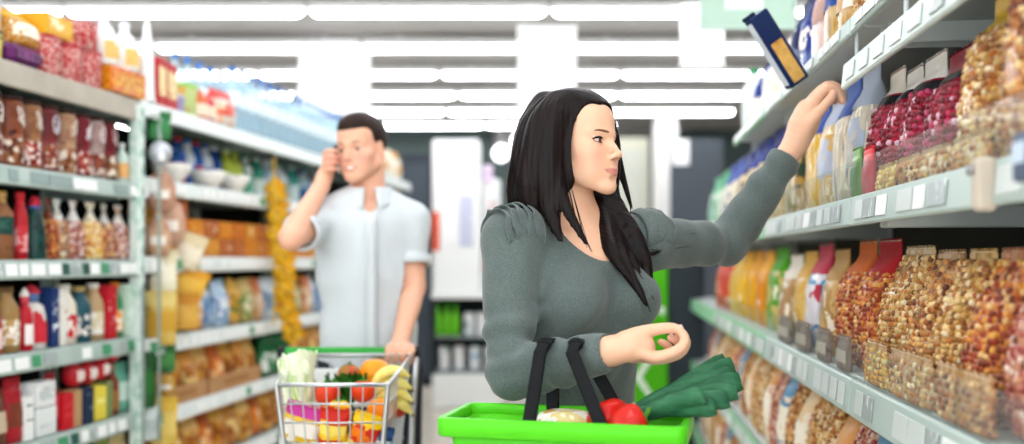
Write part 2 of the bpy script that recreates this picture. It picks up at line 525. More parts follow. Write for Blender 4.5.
# bottles and boxes in the far display
gb = MB().lathe([(0.03, 0), (0.036, 0.01), (0.036, 0.17), (0.014, 0.22), (0.014, 0.26), (0.016, 0.262), (0.016, 0.285)], 14)
gbm = gb.mesh('bottle', plain('#6cc42e', 0.25, coat=0.5)); gbc = MB().lathe([(0.018, 0.262), (0.018, 0.29), (0.012, 0.295)], 14).mesh('cap', plain('#2e7d20', 0.4))
for i, x in enumerate((-0.655, -0.575, -0.50)):
    t = thing('drink_bottle', 'bright green bottle in the far display, %s from the left' % ORD[i], 'bottle', (x, 8.84, 0.63), 0, 'green bottles in the far display')
    part('bottle', gbm, None, t); part('cap', gbc, None, t)
for i, (x, z, c) in enumerate(((-0.38, 0.63, '#5f8f95'), (-0.27, 0.63, '#c9c9c4'), (-0.17, 0.63, '#8f9aa6'), (-0.60, 0.33, '#3e6a3a'), (-0.47, 0.33, '#d7d3c8'), (-0.33, 0.33, '#7fb0c4'), (-0.2, 0.33, '#b6bcc0'))):
    t = thing('carton', '%s carton on the %s dark shelf of the far display' % (['teal', 'pale grey', 'slate grey', 'dark green', 'cream', 'light blue', 'silver'][i], 'upper' if z > 0.5 else 'lower'), 'carton', (x, 8.86, z), 0, 'cartons in the far display')
    part('box', MB().box((0, 0.05, 0.1), (0.085, 0.1, 0.2), 0.004), stain([c, '#eeeeee', c], 14, 0.4), t)
    part('flap', MB().box((0, 0.05, 0.203), (0.085, 0.05, 0.006), 0.001), plain(c, 0.4), t)

for i, (x, z) in enumerate(((-0.13, 2.58), (0.09, 2.72))):
    t = thing('globe_lamp', ('lower' if i == 0 else 'upper') + ' round white globe lamp beyond the aisle', 'lamp', (x, 12.0, z))
    part('globe', MB().ball((0, 0, 0), 0.10, 16, 12), glow('#ffffff', 3.0), t)
    part('collar', MB().lathe([(0.03, 0.09), (0.03, 0.12), (0.01, 0.13)], 12), plain('#d0d0d0', 0.3, 0.8), t)
    part('cord', MB().tube([(0, 0, 0.12), (0, 0, CEIL - z)], 0.006, 6), plain('#b0b0b0', 0.5), t)

t = thing('door_leaf', 'beige panel door at the far end right of the woman', 'door', (1.52, 12.6, 0))
part('leaf', MB().box((0, 0, 1.42), (0.40, 0.04, 2.84), 0.006), plain('#c9c8b4', 0.5), t)
part('lower_panel', MB().box((0, -0.025, 0.9), (0.32, 0.012, 1.5), 0.004), plain('#d3cf9f', 0.5), t)
part('upper_panel', MB().box((0, -0.025, 2.25), (0.32, 0.012, 0.9), 0.004), plain('#bfc0b4', 0.5), t)
part('jamb', MB().box((0.215, 0, 1.42), (0.03, 0.08, 2.84), 0.004), plain('#6a6c6c', 0.5), t)
struct('wall_pillar', MB().box((1.90, 12.4, CEIL / 2), (0.28, 0.3, CEIL), 0.01), plain('#eceae6', 0.6))
t = thing('partition_panel', 'tall dark grey partition beyond the right rack', 'partition', (2.03, 11.0, 0))
part('panel', MB().box((0, 0, 1.32), (0.58, 0.06, 2.62), 0.008), plain('#4b5158', 0.5), t)
part('foot', MB().box((0, 0, 0.02), (0.62, 0.2, 0.04), 0.006), plain('#33383d', 0.5), t)
card('white paper notice on the dark grey partition', 1.85, 10.955, 2.34, 0.18, 0.28, plain('#fafafa', 0.5), 'notice')
t = thing('partition_panel', 'low charcoal partition just right of the green board', 'partition', (1.20, 6.9, 0))
part('panel', MB().box((0, 0, 0.66), (0.25, 0.05, 1.30), 0.008), plain('#3a4147', 0.5), t)
part('foot', MB().box((0, 0, 0.02), (0.29, 0.2, 0.04), 0.006), plain('#2c3236', 0.5), t)
t = thing('promotion_board', 'bright green board with a white arrow behind the woman', 'board', (0.885, 6.85, 0))
part('panel', MB().box((0, 0, 0.68), (0.36, 0.03, 1.28), 0.006), plain('#52b81c', 0.45), t)
ar = MB()
ar.add([(0.06, -0.018, 0.66), (0.10, -0.018, 0.66), (0.00, -0.018, 0.50), (0.10, -0.018, 0.34), (0.06, -0.018, 0.34), (-0.05, -0.018, 0.50)], [(0, 1, 2, 5), (5, 2, 3, 4)])
part('badge', MB().box((0.14, -0.017, 0.955), (0.04, 0.003, 0.05), 0.001), plain('#eef7e6', 0.5), t)
part('arrow', ar, plain('#eef7e6', 0.5), t, label='white arrow mark')
part('foot', MB().box((0, 0, 0.02), (0.40, 0.24, 0.04), 0.006), plain('#3c8a14', 0.5), t)
# ================================================================== racks
tag_cols = {'w': plain('#f3f5f3', 0.35), 'g': plain('#4f9a6e', 0.35), 'd': plain('#33584f', 0.35), 'y': plain('#e9d24a', 0.35), 'b': plain('#8fa09c', 0.35), 'p': stain(['#e8ecea', '#a4aeac', '#f2f2f0'], 60, 0.35, (1, 1, .2)), 'l': plain('#cfd6d3', 0.35)}
_tagc = {}
def tag_mesh(wd, h, key):
    k = (round(wd, 3), round(h, 3), key)
    if k not in _tagc:
        _tagc[k] = MB().box((0, 0, 0), (wd, 0.003, h), 0.0008).mesh('price_tag', tag_cols[key])
    return _tagc[k]
def rack(label, ptf, rot, nn, Ya, Yb, levels, lip_mat, board_mat, back_mat, post_mat, height, tags, depth=0.42, guards=(), post_front=True, lip_tilt=0.10, kick='#b8bdb8', cat='rack', ends=(True, True)):
    """one free-standing bay: posts, back panel, shelves with price rails and tags"""
    ln = (Yb - Ya) * nn
    t = thing('shelf_rack', label, cat, ptf((Ya + Yb) / 2, 0, 0), rot)
    hl = ln / 2 - 0.002
    part('back_panel', MB().box((0, depth + 0.012, height / 2), (2 * hl, 0.02, height), 0.003), back_mat, t)
    part('kick_board', MB().box((0, 0.03, 0.05), (2 * hl, 0.02, 0.10), 0.003), plain(kick, 0.5), t)
    for sx in (-1, 1):
        if post_front and ends[0 if sx < 0 else 1]:
            p = part('post', MB().box((sx * (hl - 0.022), -0.004, height / 2), (0.044, 0.05, height), 0.006), post_mat, t)
            sl = MB()
            for k in range(int(height / 0.08)): sl.box((sx * (hl - 0.022), -0.0295, 0.06 + k * 0.08), (0.012, 0.003, 0.03))
            part('slot_row', sl, plain('#7d9a8b', 0.6), p, kind='stuff')
        part('upright', MB().box((sx * (hl - 0.015), depth - 0.02, height / 2), (0.03, 0.04, height), 0.004), post_mat, t)
    for li, (zb, lh) in enumerate(levels):
        top = zb + lh
        sh = part('shelf', MB().box((0, depth / 2 + 0.01, top - 0.012), (2 * hl - 0.01, depth - 0.02, 0.024), 0.004), board_mat, t)
        th = lip_tilt
        R = rotm(-th)
        part('price_rail', MB().box((0, -0.004, zb + lh / 2), (2 * hl - 0.004, 0.014, lh), 0.004, R), lip_mat if zb != 1.865 else stain(['#a79f90', '#b8b0a2'], 9, .6, interp='LINEAR'), sh)
        for sx in (-1, 1):
            part('bracket', MB().box((sx * (hl - 0.03), depth * 0.55, top - 0.045), (0.008, depth * 0.8, 0.045), 0.002), board_mat, sh)
        spec = tags.get(li)
        if spec:
            x = -hl + 0.06; r2 = random.Random(li * 13 + int(Ya * 100))
            while x < hl - 0.08:
                wd = r2.choice(spec['w']); key = r2.choice(spec['k'])
                if r2.random() < spec.get('fill', 0.85):
                    part('price_tag', tag_mesh(wd, lh * 0.62, key), None, sh, (x + wd / 2, -0.0135, zb + lh / 2), (-th, 0, 0))
                x += wd + r2.choice((0.004, 0.012, 0.02))
        if li in guards:
            part('glass_guard', MB().box((0, 0.004, top + 0.04), (2 * hl - 0.01, 0.004, 0.085), 0.001), glassy('#e8efec', 0.07), sh)
    return t

lip_l = stain(['#a3b5ac', '#b8c7c0'], 9, 0.35, interp='LINEAR')
lip_lf = plain('#e4ebe8', 0.35)
brd_l = plain('#8f9d96', 0.5); back_l = plain('#161c1a', 0.7)
post_l = stain(['#9fc4b2', '#dfe9e3', '#a9ccbb'], 22, 0.45, interp='LINEAR')
LV = [(0.31, .065), (0.62, .065), (0.925, .065), (1.235, .065), (1.545, .065)]
tg_near = {i: {'w': (0.045, 0.06, 0.075), 'k': 'wwwpwgwd', 'fill': 0.9} for i in range(4)}
tg_near[4] = {'w': (0.14, 0.10, 0.05), 'k': 'bwb', 'fill': 0.7}
tg_far = {i: {'w': (0.05, 0.07), 'k': 'wwwwgw', 'fill': 0.9} for i in range(5)}
LTOP = (1.865, 0.085)
rack('near left rack with brown jars and green-white end post', lpt, L_ROT, LN, 2.72, 4.09, LV + [LTOP], lip_l, brd_l, back_l, post_l, 1.93, tg_near)
LVF = [(0.285, .07), (0.59, .07), (0.90, .07), (1.245, .07), (1.575, .07), (1.89, .07)]
LEFT_LABEL = ['left rack beyond the end post, with orange boxes', 'left rack half hidden behind the man on the phone', 'left rack directly behind the man', 'farthest left rack, right of the man\'s head']
for k, (a, b) in enumerate(((4.10, 5.40), (5.40, 6.40), (6.40, 7.35), (7.35, 8.60))):
    rack(LEFT_LABEL[k], lpt, L_ROT, LN, a, b, LVF, lip_lf, brd_l, back_l, plain('#cfe0d6', 0.45), 1.93, tg_far, post_front=False)

lip_r = plain('#b6c6bf', 0.4); brd_r = plain('#cdd3d0', 0.5); back_r = plain('#4c4e4a', 0.6)
lip_rg = plain('#8dc49c', 0.4)
RV = [(0.12, .075), (0.54, .075), (0.955, .08), (1.375, .065), (1.80, .042)]
RV0 = [(0.12, .075), (0.54, .075), (0.955, .08), (1.80, .06)]
tg_r = {i: {'w': (0.07, 0.09, 0.06), 'k': 'lplwll', 'fill': 0.85} for i in range(5)}
RB = [(0.95, 1.42), (1.42, 2.22), (2.22, 3.50), (3.50, 4.40), (4.40, 5.30), (5.30, 6.20), (6.20, 7.10)]
RL = ['right rack at the picture edge, nearest the camera', 'near right rack with red and nut bags', 'right rack the woman reaches into', 'right rack past the woman\'s raised arm', 'second right rack past the woman\'s arm', 'third right rack past the woman\'s arm', 'farthest right rack, by the dark partition']
for k, (a, b) in enumerate(RB):
    rack(RL[k], rpt, R_ROT, RN, a, b, RV if k < 4 else RV[:4], lip_r if k < 3 else lip_rg, brd_r, back_r, plain('#e3e6e3', 0.45), 2.05 if k < 4 else 1.72, tg_r if k < 5 else {}, guards=(2, 3) if k < 5 else (), post_front=False)
# hanging rail under the top shelf of the near right rack, and the end bracket of its middle shelf
t = thing('hanging_rail', 'pale rail hung below the top shelf over the red bags', 'rail', rpt(1.85, 0, 1.69), R_ROT)
part('rail', MB().box((0, -0.004, 0.03), (0.90, 0.014, 0.06), 0.004, rotm(-0.1)), plain('#cfdcd8', 0.35), t)
for sx in (-0.38, 0.0, 0.38): part('hanger', MB().box((sx, 0.006, 0.085), (0.02, 0.004, 0.06), 0.001), plain('#b8c4c0', 0.4), t)
for k in range(7): part('price_tag', tag_mesh(0.07, 0.036, 'lllwlpl'[k]), None, t, (-0.36 + k * 0.12, -0.0135, 0.03), (-0.1, 0, 0))
t = thing('shelf_bracket', 'beige bracket closing the end of the nut bag shelf', 'bracket', rpt(1.385, -.024, 1.365), R_ROT)
part('plate', MB().box((0, 0.004, 0.04), (0.026, 0.03, 0.075), 0.006), plain('#c4b7a6', 0.5), t)
part('screw', MB().lathe([(0.008, 0), (0.008, 0.004), (0.004, 0.006)], 10, (0, 0, 0)), plain('#9a9a9a', 0.3, 0.9), t, (0, -0.014, 0.06), (math.pi / 2, 0, 0))
# ================================================================== packaged goods
class Loft:
    """levels (z, half width, half depth, squareness); front is -y"""
    def __init__(s, levels, n=20, wob=0.0, seed=0):
        s.L = levels; s.n = n; s.wob = wob
        r = random.Random(seed); s.ph = [r.uniform(0, 6.28) for _ in range(6)]
    def at(s, z):
        L = s.L
        if z <= L[0][0]: return L[0][1:]
        for a, b in zip(L, L[1:]):
            if a[0] <= z <= b[0]:
                t = (z - a[0]) / max(1e-9, b[0] - a[0])
                return tuple(p + (q - p) * t for p, q in zip(a[1:], b[1:]))
        return L[-1][1:]
    def pt(s, ang, z, off=0.0):
        hw, hd, sq = s.at(z)
        c, sn = math.cos(ang), math.sin(ang)
        e = 2.0 / sq
        x = math.copysign(abs(c) ** e, c) * (hw + off); y = math.copysign(abs(sn) ** e, sn) * (hd + off)
        if s.wob:
            d = s.wob * (math.sin(3 * ang + s.ph[0] + z * 40) + 0.7 * math.sin(7 * ang + s.ph[1] - z * 70) + 0.6 * math.sin(5 * ang + z * 110 + s.ph[2]))
            y += d * min(1, hd / 0.02)
        return (x, y, z)
    def body(s, cap=True):
        m = MB(); n = s.n
        vs = [s.pt(2 * math.pi * k / n, l[0]) for l in s.L for k in range(n)]
        fs = [(i * n + k, i * n + (k + 1) % n, (i + 1) * n + (k + 1) % n, (i + 1) * n + k) for i in range(len(s.L) - 1) for k in range(n)]
        m.add(vs, fs, True)
        if cap:
            m.add(vs[:n], [tuple(reversed(range(n)))]); m.add(vs[-n:], [tuple(range(n))])
        return m
    def patch(s, z0, z1, half=1.1, off=0.0015, nu=12, nv=8):
        c = -math.pi / 2
        m = MB()
        return m.grid(lambda u, v: s.pt(c - half + 2 * half * u, z0 + (z1 - z0) * v, off), nu, nv)
    def band(s, z0, z1, off=0.0015, nv=4):
        m = MB()
        return m.grid(lambda u, v: s.pt(2 * math.pi * u, z0 + (z1 - z0) * v, off), s.n, nv)

ICO_V = None
def ico():
    global ICO_V
    if ICO_V is None:
        p = (1 + 5 ** .5) / 2
        v = np.array([(-1, p, 0), (1, p, 0), (-1, -p, 0), (1, -p, 0), (0, -1, p), (0, 1, p), (0, -1, -p), (0, 1, -p), (p, 0, -1), (p, 0, 1), (-p, 0, -1), (-p, 0, 1)]) / math.hypot(1, p)
        f = np.array([(0, 11, 5), (0, 5, 1), (0, 1, 7), (0, 7, 10), (0, 10, 11), (1, 5, 9), (5, 11, 4), (11, 10, 2), (10, 7, 6), (7, 1, 8), (3, 9, 4), (3, 4, 2), (3, 2, 6), (3, 6, 8), (3, 8, 9), (4, 9, 5), (2, 4, 11), (6, 2, 10), (8, 6, 7), (9, 8, 1)])
        ICO_V = (v, f)
    return ICO_V
def pieces_mesh(name, lo, z0, z1, pal, size, seed, mat, long=1.0, full=False):
    """nuts / pasta / sweets pressed against the inside of a bag: one joined heap"""
    r = random.Random(seed); v0, f0 = ico()
    hw = max(l[1] for l in lo.L)
    nz = max(1, int((z1 - z0) / (size * 1.5))); span = 2 * math.pi if full else math.pi * 1.25
    V, F, C = [], [], []
    for j in range(nz + 1):
        z = z0 + (z1 - z0) * j / max(1, nz)
        hwj, hdj, _ = lo.at(z)
        na = max(3, int(span / (2 * math.pi) * (4 * (hwj + hdj)) / (size * 1.7)))
        for i in range(na):
            a = -math.pi / 2 - span / 2 + span * (i + 0.5 * (j % 2) + r.uniform(-.25, .25)) / na
            c = np.array(lo.pt(a, z + r.uniform(-.3, .3) * size, -size * r.uniform(0.1, 0.5)))
            sc = np.array([size * r.uniform(.8, 1.15), size * r.uniform(.7, 1.0), size * r.uniform(.8, 1.15) * long])
            R = np.array(Euler((r.uniform(0, 6), r.uniform(0, 6), r.uniform(0, 6))).to_matrix())
            base = len(V) * 12
            V.append((v0 * sc) @ R.T + c); F.append(f0 + base)
            col = srgb(r.choice(pal)); k = r.uniform(.85, 1.1)
            C.append((min(1, col[0] * k), min(1, col[1] * k), min(1, col[2] * k), 1))
    V = np.concatenate(V); F = np.concatenate(F); C = np.repeat(np.array(C, dtype=np.float32), 12, axis=0)
    me = bpy.data.meshes.new(name)
    me.from_pydata(V.tolist(), [], F.tolist())
    me.polygons.foreach_set('use_smooth', [True] * len(F))
    at = me.color_attributes.new('tint', 'FLOAT_COLOR', 'POINT')
    at.data.foreach_set('color', C.ravel())
    me.materials.append(mat)
    return me

PAL_NUT = ['#b9742e', '#94501c', '#d6a05a', '#c98840', '#74401a', '#e6c68c', '#a8642a', '#6a2e16']
PAL_ORANGE = ['#cc7424', '#b04a18', '#e0a444', '#a03a14', '#e2b878', '#8e2c12', '#d0862e', '#762c10']
PAL_PINK = ['#b86e54', '#a0342a', '#d8a88c', '#c8885e', '#762a1c', '#ecd2c2', '#b04a38', '#941c1c']
PAL_TAN = ['#c89850', '#b07830', '#e2c488', '#a06226', '#d6ac60', '#7c4a1c', '#ecd8b0', '#b86820']
PAL_YEL = ['#e8b43a', '#d9962a', '#f2d060', '#c97a1e', '#f5e09a', '#d98a2a']
PAL_RED = ['#7c0420', '#920828', '#660218', '#7a0422', '#6c031c', '#e0b4c4', '#8c0626', '#74031e', '#840524', '#b8305c']
PAL_PASTA = ['#d9b060', '#e8c878', '#c4963f', '#efd894']
nut_mat = attr_mat('tint', 0.5, coat=0.08)

_PC = {}
def product(key, build, name, label, cat, loc, rz, group=None, rot=None):
    """copies of one kind share mesh data; every copy is a thing with its own parts"""
    if key not in _PC: _PC[key] = build()
    t = thing(name, label, cat, loc, rz, group, rot)
    for (pn, me, sub, lab, kind) in _PC[key]:
        o = part(pn, me, None, t, label=lab, kind=kind)
        for (sn, sme) in sub: part(sn, sme, None, o)
    return t
def P(name, mb, mat, sub=(), label=None, kind=None):
    return (name, mb.mesh(name, mat) if isinstance(mb, MB) else mb, list(sub), label, kind)
def sub(name, mb, mat): return (name, mb.mesh(name, mat))

def q(x, k=0.005): return round(round(x / k) * k, 4)

def bag_loft(w, h, d, seed=0, flat_top=0.86, wob=0.0015):
    hw, hd = w / 2, d / 2
    return Loft([(0, hw * .86, hd * .70, 3.2), (h * .02, hw * .94, hd * .86, 3.2), (h * .12, hw, hd, 2.8), (h * .3, hw * .99, hd * 1.04, 2.6), (h * .5, hw * .98, hd * 1.0, 2.6), (h * .66, hw * .98, hd * .85, 2.6), (h * .78, hw * .99, hd * .52, 2.6), (h * flat_top, hw, hd * .16, 3), (h * (flat_top + .02), hw, .0022, 4), (h, hw, .0016, 4)], 24, wob, seed)
def bag(w, h, d, film, head=None, lab=None, lab_rng=(.25, .62), head_rng=(.72, .99), nuts=None, nsize=0.008, seed=0, long=1.0, nrng=(.02, .72)):
    """pillow bag: pouch, crimped seal, optional coloured header, front label and visible contents"""
    w, h, d = q(w), q(h, .01), q(d, .01)
    lo = bag_loft(w, h, d, seed, .93 if nuts and not head else .86)
    out = [P('pouch', lo.body(), film)]
    cr = MB()
    zc = [(k % 2) * .004 for k in range(17)]
    cr.grid(lambda u, v: ((u - .5) * w, -.003 if v < .5 else .003, h + (zc[int(round(u * 16))])) if v in (0, 1) else ((u - .5) * w, 0, h + zc[int(round(u * 16))] + .001), 16, 2, smooth=False)
    cr.box((0, 0, h * (.97 if nuts and not head else .95)), (w * .995, .0055, h * (.035 if nuts and not head else .06)), .001)
    out.append(P('seal', cr, head if head else film))
    if head: out.append(P('header', lo.band(h * head_rng[0], h * head_rng[1], .002, 6), head))
    if lab: out.append(P('label', lo.patch(h * lab_rng[0], h * lab_rng[1], 1.0, .0025), lab))
    if nuts: out.append(P('contents', pieces_mesh('contents', lo, h * nrng[0] + nsize, h * nrng[1], nuts, nsize, seed + 3, nut_mat, long), None, kind='stuff'))
    return out
def cello(w, h, d, film, tie, lab=None, nuts=None, nsize=.007, seed=0):
    """tall cellophane bag gathered to a twisted neck with a fanned tip"""
    w, h, d = q(w), q(h, .01), q(d, .01)
    hw, hd = w / 2, d / 2
    lo = Loft([(0, hw * .8, hd * .8, 2.8), (h * .03, hw * .95, hd * .95, 2.6), (h * .2, hw, hd, 2.4), (h * .42, hw * .98, hd * .98, 2.2), (h * .6, hw * .8, hd * .8, 2.1), (h * .74, hw * .45, hd * .45, 2), (h * .80, hw * .16, hd * .16, 2), (h * .84, hw * .2, hd * .12, 2), (h * .93, hw * .45, hd * .12, 2), (h, hw * .6, hd * .05, 2)], 18, .0012, seed)
    out = [P('wrapper', lo.body(), film), P('tie', MB().lathe([(hw * .2 + .002, h * .785), (hw * .2 + .004, h * .80), (hw * .2 + .002, h * .815)], 12, cap=False), tie)]
    if lab: out.append(P('label', lo.patch(h * .12, h * .5, .95, .002), lab))
    if nuts: out.append(P('contents', pieces_mesh('contents', lo, .01, h * .62, nuts, nsize, seed, nut_mat, full=True), None, kind='stuff'))
    return out
def jar(r, h, lid, body, lab, mark, seed=0):
    r, h = q(r, .0025), q(h, .01)
    lo = Loft([(0, r * .9, r * .9, 2), (h * .015, r, r, 2), (h * .44, r, r, 2), (h * .46, r * .95, r * .95, 2), (h * .48, r, r, 2), (h * .90, r, r, 2), (h * .93, r * .9, r * .9, 2), (h * .94, r * .88, r * .88, 2)], 22)
    out = [P('jar_body', lo.body(), body)]
    ld = MB().lathe([(r * .93, h * .93), (r * 1.0, h * .935), (r * 1.0, h * .985), (r * .9, h), (0.001, h)], 22)
    out.append(P('lid', ld, lid))
    sb = []
    if mark:                              # pale looping emblem on the upper label
        mk = MB(); zc, hh = h * .72, h * .12
        pts = []
        for k in range(15):
            a = 2 * math.pi * k / 14
            pts.append(lo.pt(-math.pi / 2 + .34 * math.cos(a + seed) , zc + hh * math.sin(a), .003))
        mk.tube(pts, .0022, 5, cap=False)
        sb.append(sub('emblem', mk, mark))
        mk = MB()
        pts = [lo.pt(-math.pi / 2 + .3 * math.sin(k * .9 + seed), zc - hh * 1.2 + hh * 1.5 * k / 8, .003) for k in range(9)]
        mk.tube(pts, .0022, 5, cap=False)
        sb.append(sub('emblem_stroke', mk, mark))
    out.append(P('label', lo.patch(h * .52, h * .88, 1.35, .0012), lab, sb))
    out.append(P('lower_label', lo.patch(h * .06, h * .40, 1.35, .0012), body if not lab else stain_of(seed), ()))
    return out
def stain_of(seed):
    return [cells(['#7a3226', '#8c4a34', '#d8c8b8', '#6a2a22'], 70, .35), cells(['#6e3a26', '#94603c', '#e0d2c0', '#5a2a1c'], 60, .35), cells(['#8a2a26', '#b04a3c', '#e4d4c8', '#6e1c1e'], 75, .35)][seed % 3]
def bottle(r, h, body, cap, lab=None, lab2=None, neck=.34, shoulder=.62, rng_=(.12, .5), n=18):
    r, h = q(r, .0025), q(h, .01)
    lo = Loft([(0, r * .88, r * .88, 2), (h * .02, r, r, 2), (h * shoulder, r, r, 2), (h * (shoulder + .08), r * .9, r * .9, 2), (h * (shoulder + .18), r * (neck + .12), r * (neck + .12), 2), (h * (shoulder + .23), r * neck, r * neck, 2), (h * .93, r * neck, r * neck, 2)], n)
    out = [P('bottle', lo.body(), body)]
    rn = r * neck + .003
    out.append(P('cap', MB().lathe([(rn, h * .91), (rn, h * .99), (rn * .85, h)], 14), cap))
    if lab: out.append(P('label', lo.band(h * rng_[0], h * rng_[1], .001), lab))
    if lab2: out.append(P('neck_label', lo.band(h * (shoulder + .2), h * .9, .001), lab2))
    return out
def carton(w, h, d, m1, m2, flap=None):
    w, h, d = q(w), q(h, .005), q(d, .01)
    out = [P('box', MB().box((0, 0, h / 2), (w, d, h), .002), m1)]
    out.append(P('front_print', MB().box((0, -d / 2 - .0008, h * .52), (w * .82, .0012, h * .6), .0003), m2))
    out.append(P('lid_flap', MB().box((0, 0, h + .0008), (w * .98, d * .5, .0015), .0004), flap or m1))
    return out
def tub(r, h, body, lid, rim=None):
    r, h = q(r, .0025), q(h, .005)
    out = [P('tub_body', MB().lathe([(r * .9, 0), (r * .94, .003), (r, h * .9)], 24), body)]
    out.append(P('lid', MB().lathe([(r * 1.01, h * .88), (r * 1.04, h * .9), (r * 1.04, h * .985), (r * .98, h), (r * .9, h - .002), (.001, h - .002)], 24), lid))
    if rim: out.append(P('rim_band', MB().lathe([(r * 1.045, h * .91), (r * 1.05, h * .94), (r * 1.045, h * .97)], 24, cap=False), rim))
    return out

def put(side, x0, x1, z, build, key, name, label, cat, group, depth=0.0, dd=0.10, rz=0.0, tilt=None):
    """stand a product on a shelf so that it fills the image columns x0..x1 of its row"""
    Yf, pt, rot = (LY, lpt, L_ROT) if side == 'L' else (RY, rpt, R_ROT)
    Yc = Yf((x0 + x1) / 2) * ((1 + depth / 2.11) if side == 'L' else (1 + depth / .5325))
    return product(key, build, name, label, cat, pt(Yc, depth + dd / 2, z), rot + rz, group, rot=None if tilt is None else (tilt[0], tilt[1], rot + rz))
def wid(side, x0, x1, k=0.95):
    Yf, nn = (LY, LN) if side == 'L' else (RY, RN)
    return abs(Yf(x0) - Yf(x1)) * nn * k

# ------------------------------------------------------------------ near left rack
BR = ['#6b3a2a', '#8a4f38', '#5c2a22']
Z = [z + h + .001 for z, h in LV] + [LTOP[0] + LTOP[1] + .001]
jars = [(-12, 10, 'dark brown', '#5a3426', '#6a3a2a', '#efe6dc'), (11, 30, 'rust brown', '#6e3a24', '#8a4a30', '#f2e9de'), (31, 46, 'tan', '#7a4a30', '#9a6a48', '#e6dccb'), (47, 65, 'maroon', '#5c2424', '#7a3030', '#dfe4ec'), (66, 81, 'tan and red', '#8a5a44', '#b08a6a', '#e9dcc8'), (82, 95, 'dark red', '#6a1a22', '#7c1e26', '#f4ecec'), (96, 108, 'greyish pink', '#8a6460', '#a8928a', '#efe6e2'), (109, 121, 'deep crimson', '#5a161a', '#701c20', '#d8c6c2')]
for i, (a, b, nm, c1, c2, mk) in enumerate(jars):
    r = wid('L', a, b, .93) / 2
    put('L', a, b, Z[4], lambda: jar(r, .245, plain('#3a2622', .4), stain([c1, c2, '#4a2620'], 18, .3, coat=.4), stain([c2, c1], 30, .35, interp='LINEAR', coat=.3), plain(mk, .4), i), ('jar', i), 'sweet_jar', '%s jar with pale looping emblem, %s from left on the jar shelf' % (nm, ORD[i]), 'jar', 'jars on the near left rack', .02, 2 * r)
put('L', 122, 133, Z[4], lambda: bottle(.025, .16, plain('#cfe0d4', .3), plain('#f0f0ea', .4), plain('#e8b070', .4)), 'palebottle', 'small_bottle', 'pale green small bottle at the right end of the jar shelf', 'bottle', None, .02, .05)

# second shelf: figure bottles, then cellophane bags
zB = Z[3]
put('L', 2, 20, zB, lambda: bottle(.034, .235, stain(['#8a5a3a', '#6e4028'], 20, .3, coat=.4), plain('#c8a060', .3, .6), stain(['#1f4038', '#2c564a'], 30, .4), plain('#b08a50', .35, .5), rng_=(.36, .62)), 'gnbottle', 'liqueur_bottle', 'brown bottle with dark green label, far left of second shelf', 'bottle', None, .03, .07)
put('L', 21, 32, zB, lambda: bottle(.026, .23, plain('#b5232a', .3, coat=.5), plain('#d8303a', .4), stain(['#c8343c', '#e6a0a0'], 40, .4), plain('#d02a32', .4), neck=.5), 'redbottle2', 'sauce_bottle', 'slim red bottle beside the brown bottle on second shelf', 'bottle', None, .03, .055)
def cone_bottle():
    o = [P('wrapper', MB().lathe([(.036, 0), (.038, .01), (.036, .10), (.026, .16), (.012, .185)], 18), stain(['#17302c', '#1f4540'], 12, .35, coat=.4)),
         P('stripe', MB().grid(lambda u, v: Loft([(0, .0375, .0375, 2), (.01, .0395, .0395, 2), (.10, .0375, .0375, 2), (.16, .0275, .0275, 2)], 18).pt(-.75 + .35 * u, .005 + .15 * v), 4, 8), plain('#e9ece8', .4)),
         P('stopper', MB().lathe([(.013, .183), (.02, .192), (.019, .205), (.012, .218), (.004, .225)], 14), plain('#c22c3c', .4)),
         P('collar', MB().lathe([(.016, .178), (.021, .183), (.016, .19)], 14), plain('#5566b0', .4))]
    return o
put('L', 34, 54, zB, cone_bottle, 'conebottle', 'wrapped_bottle', 'dark green cone-shaped bottle with white stripe and red stopper', 'bottle', None, .02, .075)
cel = [(52, 61, 'brown and red', PAL_ORANGE, '#8a4a2a', '#6a3020'), (58, 72, 'mixed nut', PAL_NUT, '#b9a890', '#d8dcd8'), (73, 89, 'pink and brown nut', PAL_PINK, '#b89a8c', '#e4e4e0'), (90, 106, 'golden', PAL_YEL, '#c9a868', '#e9e6d8'), (106, 117, 'dark fruit', PAL_ORANGE, '#a08a70', '#c9ccc8'), (118, 133, 'peach', PAL_PINK, '#c9a48c', '#dfe2de')]
for i, (a, b, nm, pal, c, tie) in enumerate(cel):
    w_ = wid('L', a, b, .98)
    put('L', a, b, zB, lambda: cello(w_, .225, .07, stain([c, tie, c], 25, .15, coat=.8, interp='LINEAR'), plain(tie, .3), None, pal, .0075, i), ('cel', i), 'cellophane_bag', '%s cellophane bag with twisted tip, %s of six on second shelf' % (nm, ORD[i]), 'bag', 'cellophane bags on the near left rack', .02, .07, rng.uniform(-.1, .1))

